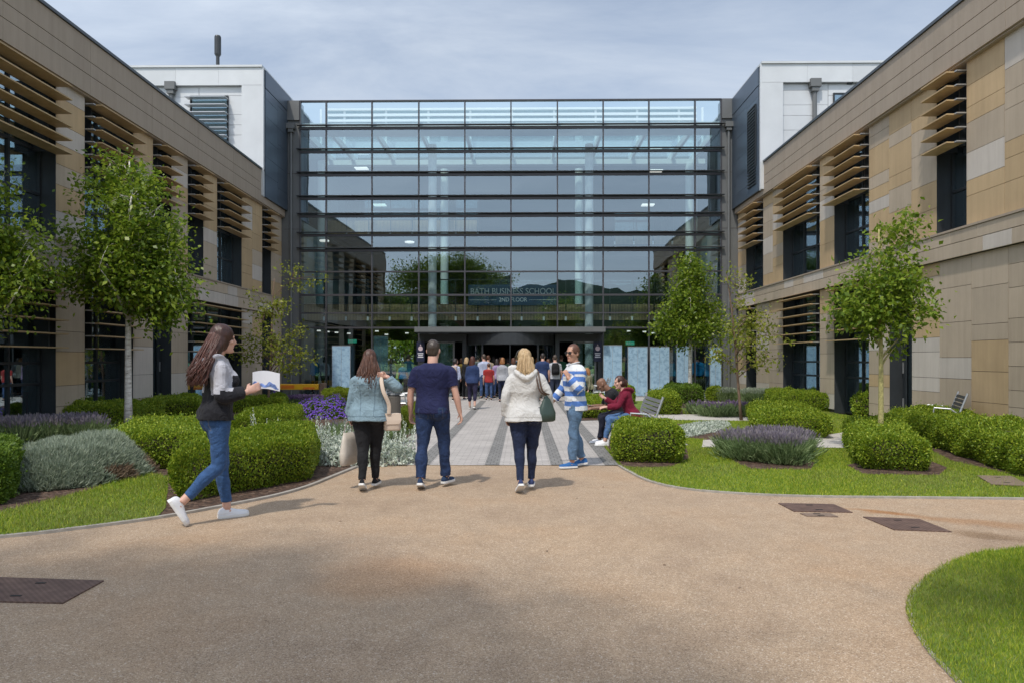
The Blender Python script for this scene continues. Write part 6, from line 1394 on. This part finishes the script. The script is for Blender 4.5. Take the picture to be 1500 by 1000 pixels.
crowd('man in a dark grey hooded top left of the navy topped woman',657,580,1.78,R(-25),'m',hsr(HK),clo('dark_grey_hoodie',(.07,.075,.08)),JN,seed=85)
IG='people standing inside behind the glass'
crowd('person in a teal t-shirt with back turned, inside left of the doors',598,0,1.80,R(-10),'m',hsr(HK),TL,BLK,Y=YF+1.0,sleeve=.45,seed=51,grp=IG)
crowd('shorter person in a bright blue t-shirt inside behind the man in navy',590,0,1.50,R(15),'f',pn(HK),BB,BLK,Y=YF+.6,sleeve=.45,seed=52,grp=IG)
crowd('dark skinned woman in a grey top inside by the teal board',573,0,1.66,R(170),'f',hl(HK,.1),GV,BLK,Y=YF+1.6,skin='brown',seed=53,grp=IG)
crowd('person in a dark jacket inside between two display boards',915,0,1.72,R(150),'m',hsr(HK),BLK,BLK,Y=YF+1.2,seed=54,grp=IG)
crowd('person in a mottled blue top inside left of the birch trunk',985,0,1.72,R(40),'f',hl(HK,.1),TL,BLK,Y=YF+1.0,seed=55,grp=IG)
crowd('person in a bright blue shirt inside right of the birch trunk, facing in',1022,0,1.76,R(-20),'m',hsr(HK),BB,BLK,Y=YF+.8,seed=56,grp=IG)
crowd('second person in bright blue beside the first, nearer the grey corner',1033,0,1.72,R(30),'f',pn(HB),BB,BLK,Y=YF+1.0,seed=57,grp=IG)
crowd('person in a white shirt inside left of the lone display board',476,0,1.70,R(0),'f',hl(HK,.1),GW,BLK,Y=YF+2,seed=58,grp=IG)
crowd('person in a blue shirt inside at the far left of the atrium',461,0,1.74,R(60),'m',hsr(HK),BB,BLK,Y=YF+2,seed=59,grp=IG)
# woman in olive seated by the doors
q=gp(866,590)
person('fair haired woman in an olive jacket seated near the entrance',q,R(85),1.66,'f','fair',dict(lean=.2,legs=[(1.42,1.45,0,.05),(1.42,1.5,0,.05)],head=(0,.2)),top=dict(mat=OL,hem=-.05,inf=.024,wr=.006),bottom=dict(mat=BLK,inf=.012),shoes=dict(mat=BLK),hair=dict(style='long',mat=HGR,len=.16,vol=.018,w=.11),near=False,sit=.535,seed=61)
# person seen through the shaded left wing window
dw=ray(34,560); Xw=PL0.x-1.5
W5=crowd('person in blue grey top and red skirt inside the left wing window',34,0,1.70,R(40),'f',hl(HK,.1),clo('blue_grey_top',(.25,.29,.36)),clo('red_skirt',(.42,.02,.03)),Y=Xw*dw.y/dw.x,seed=71,grp=IG)
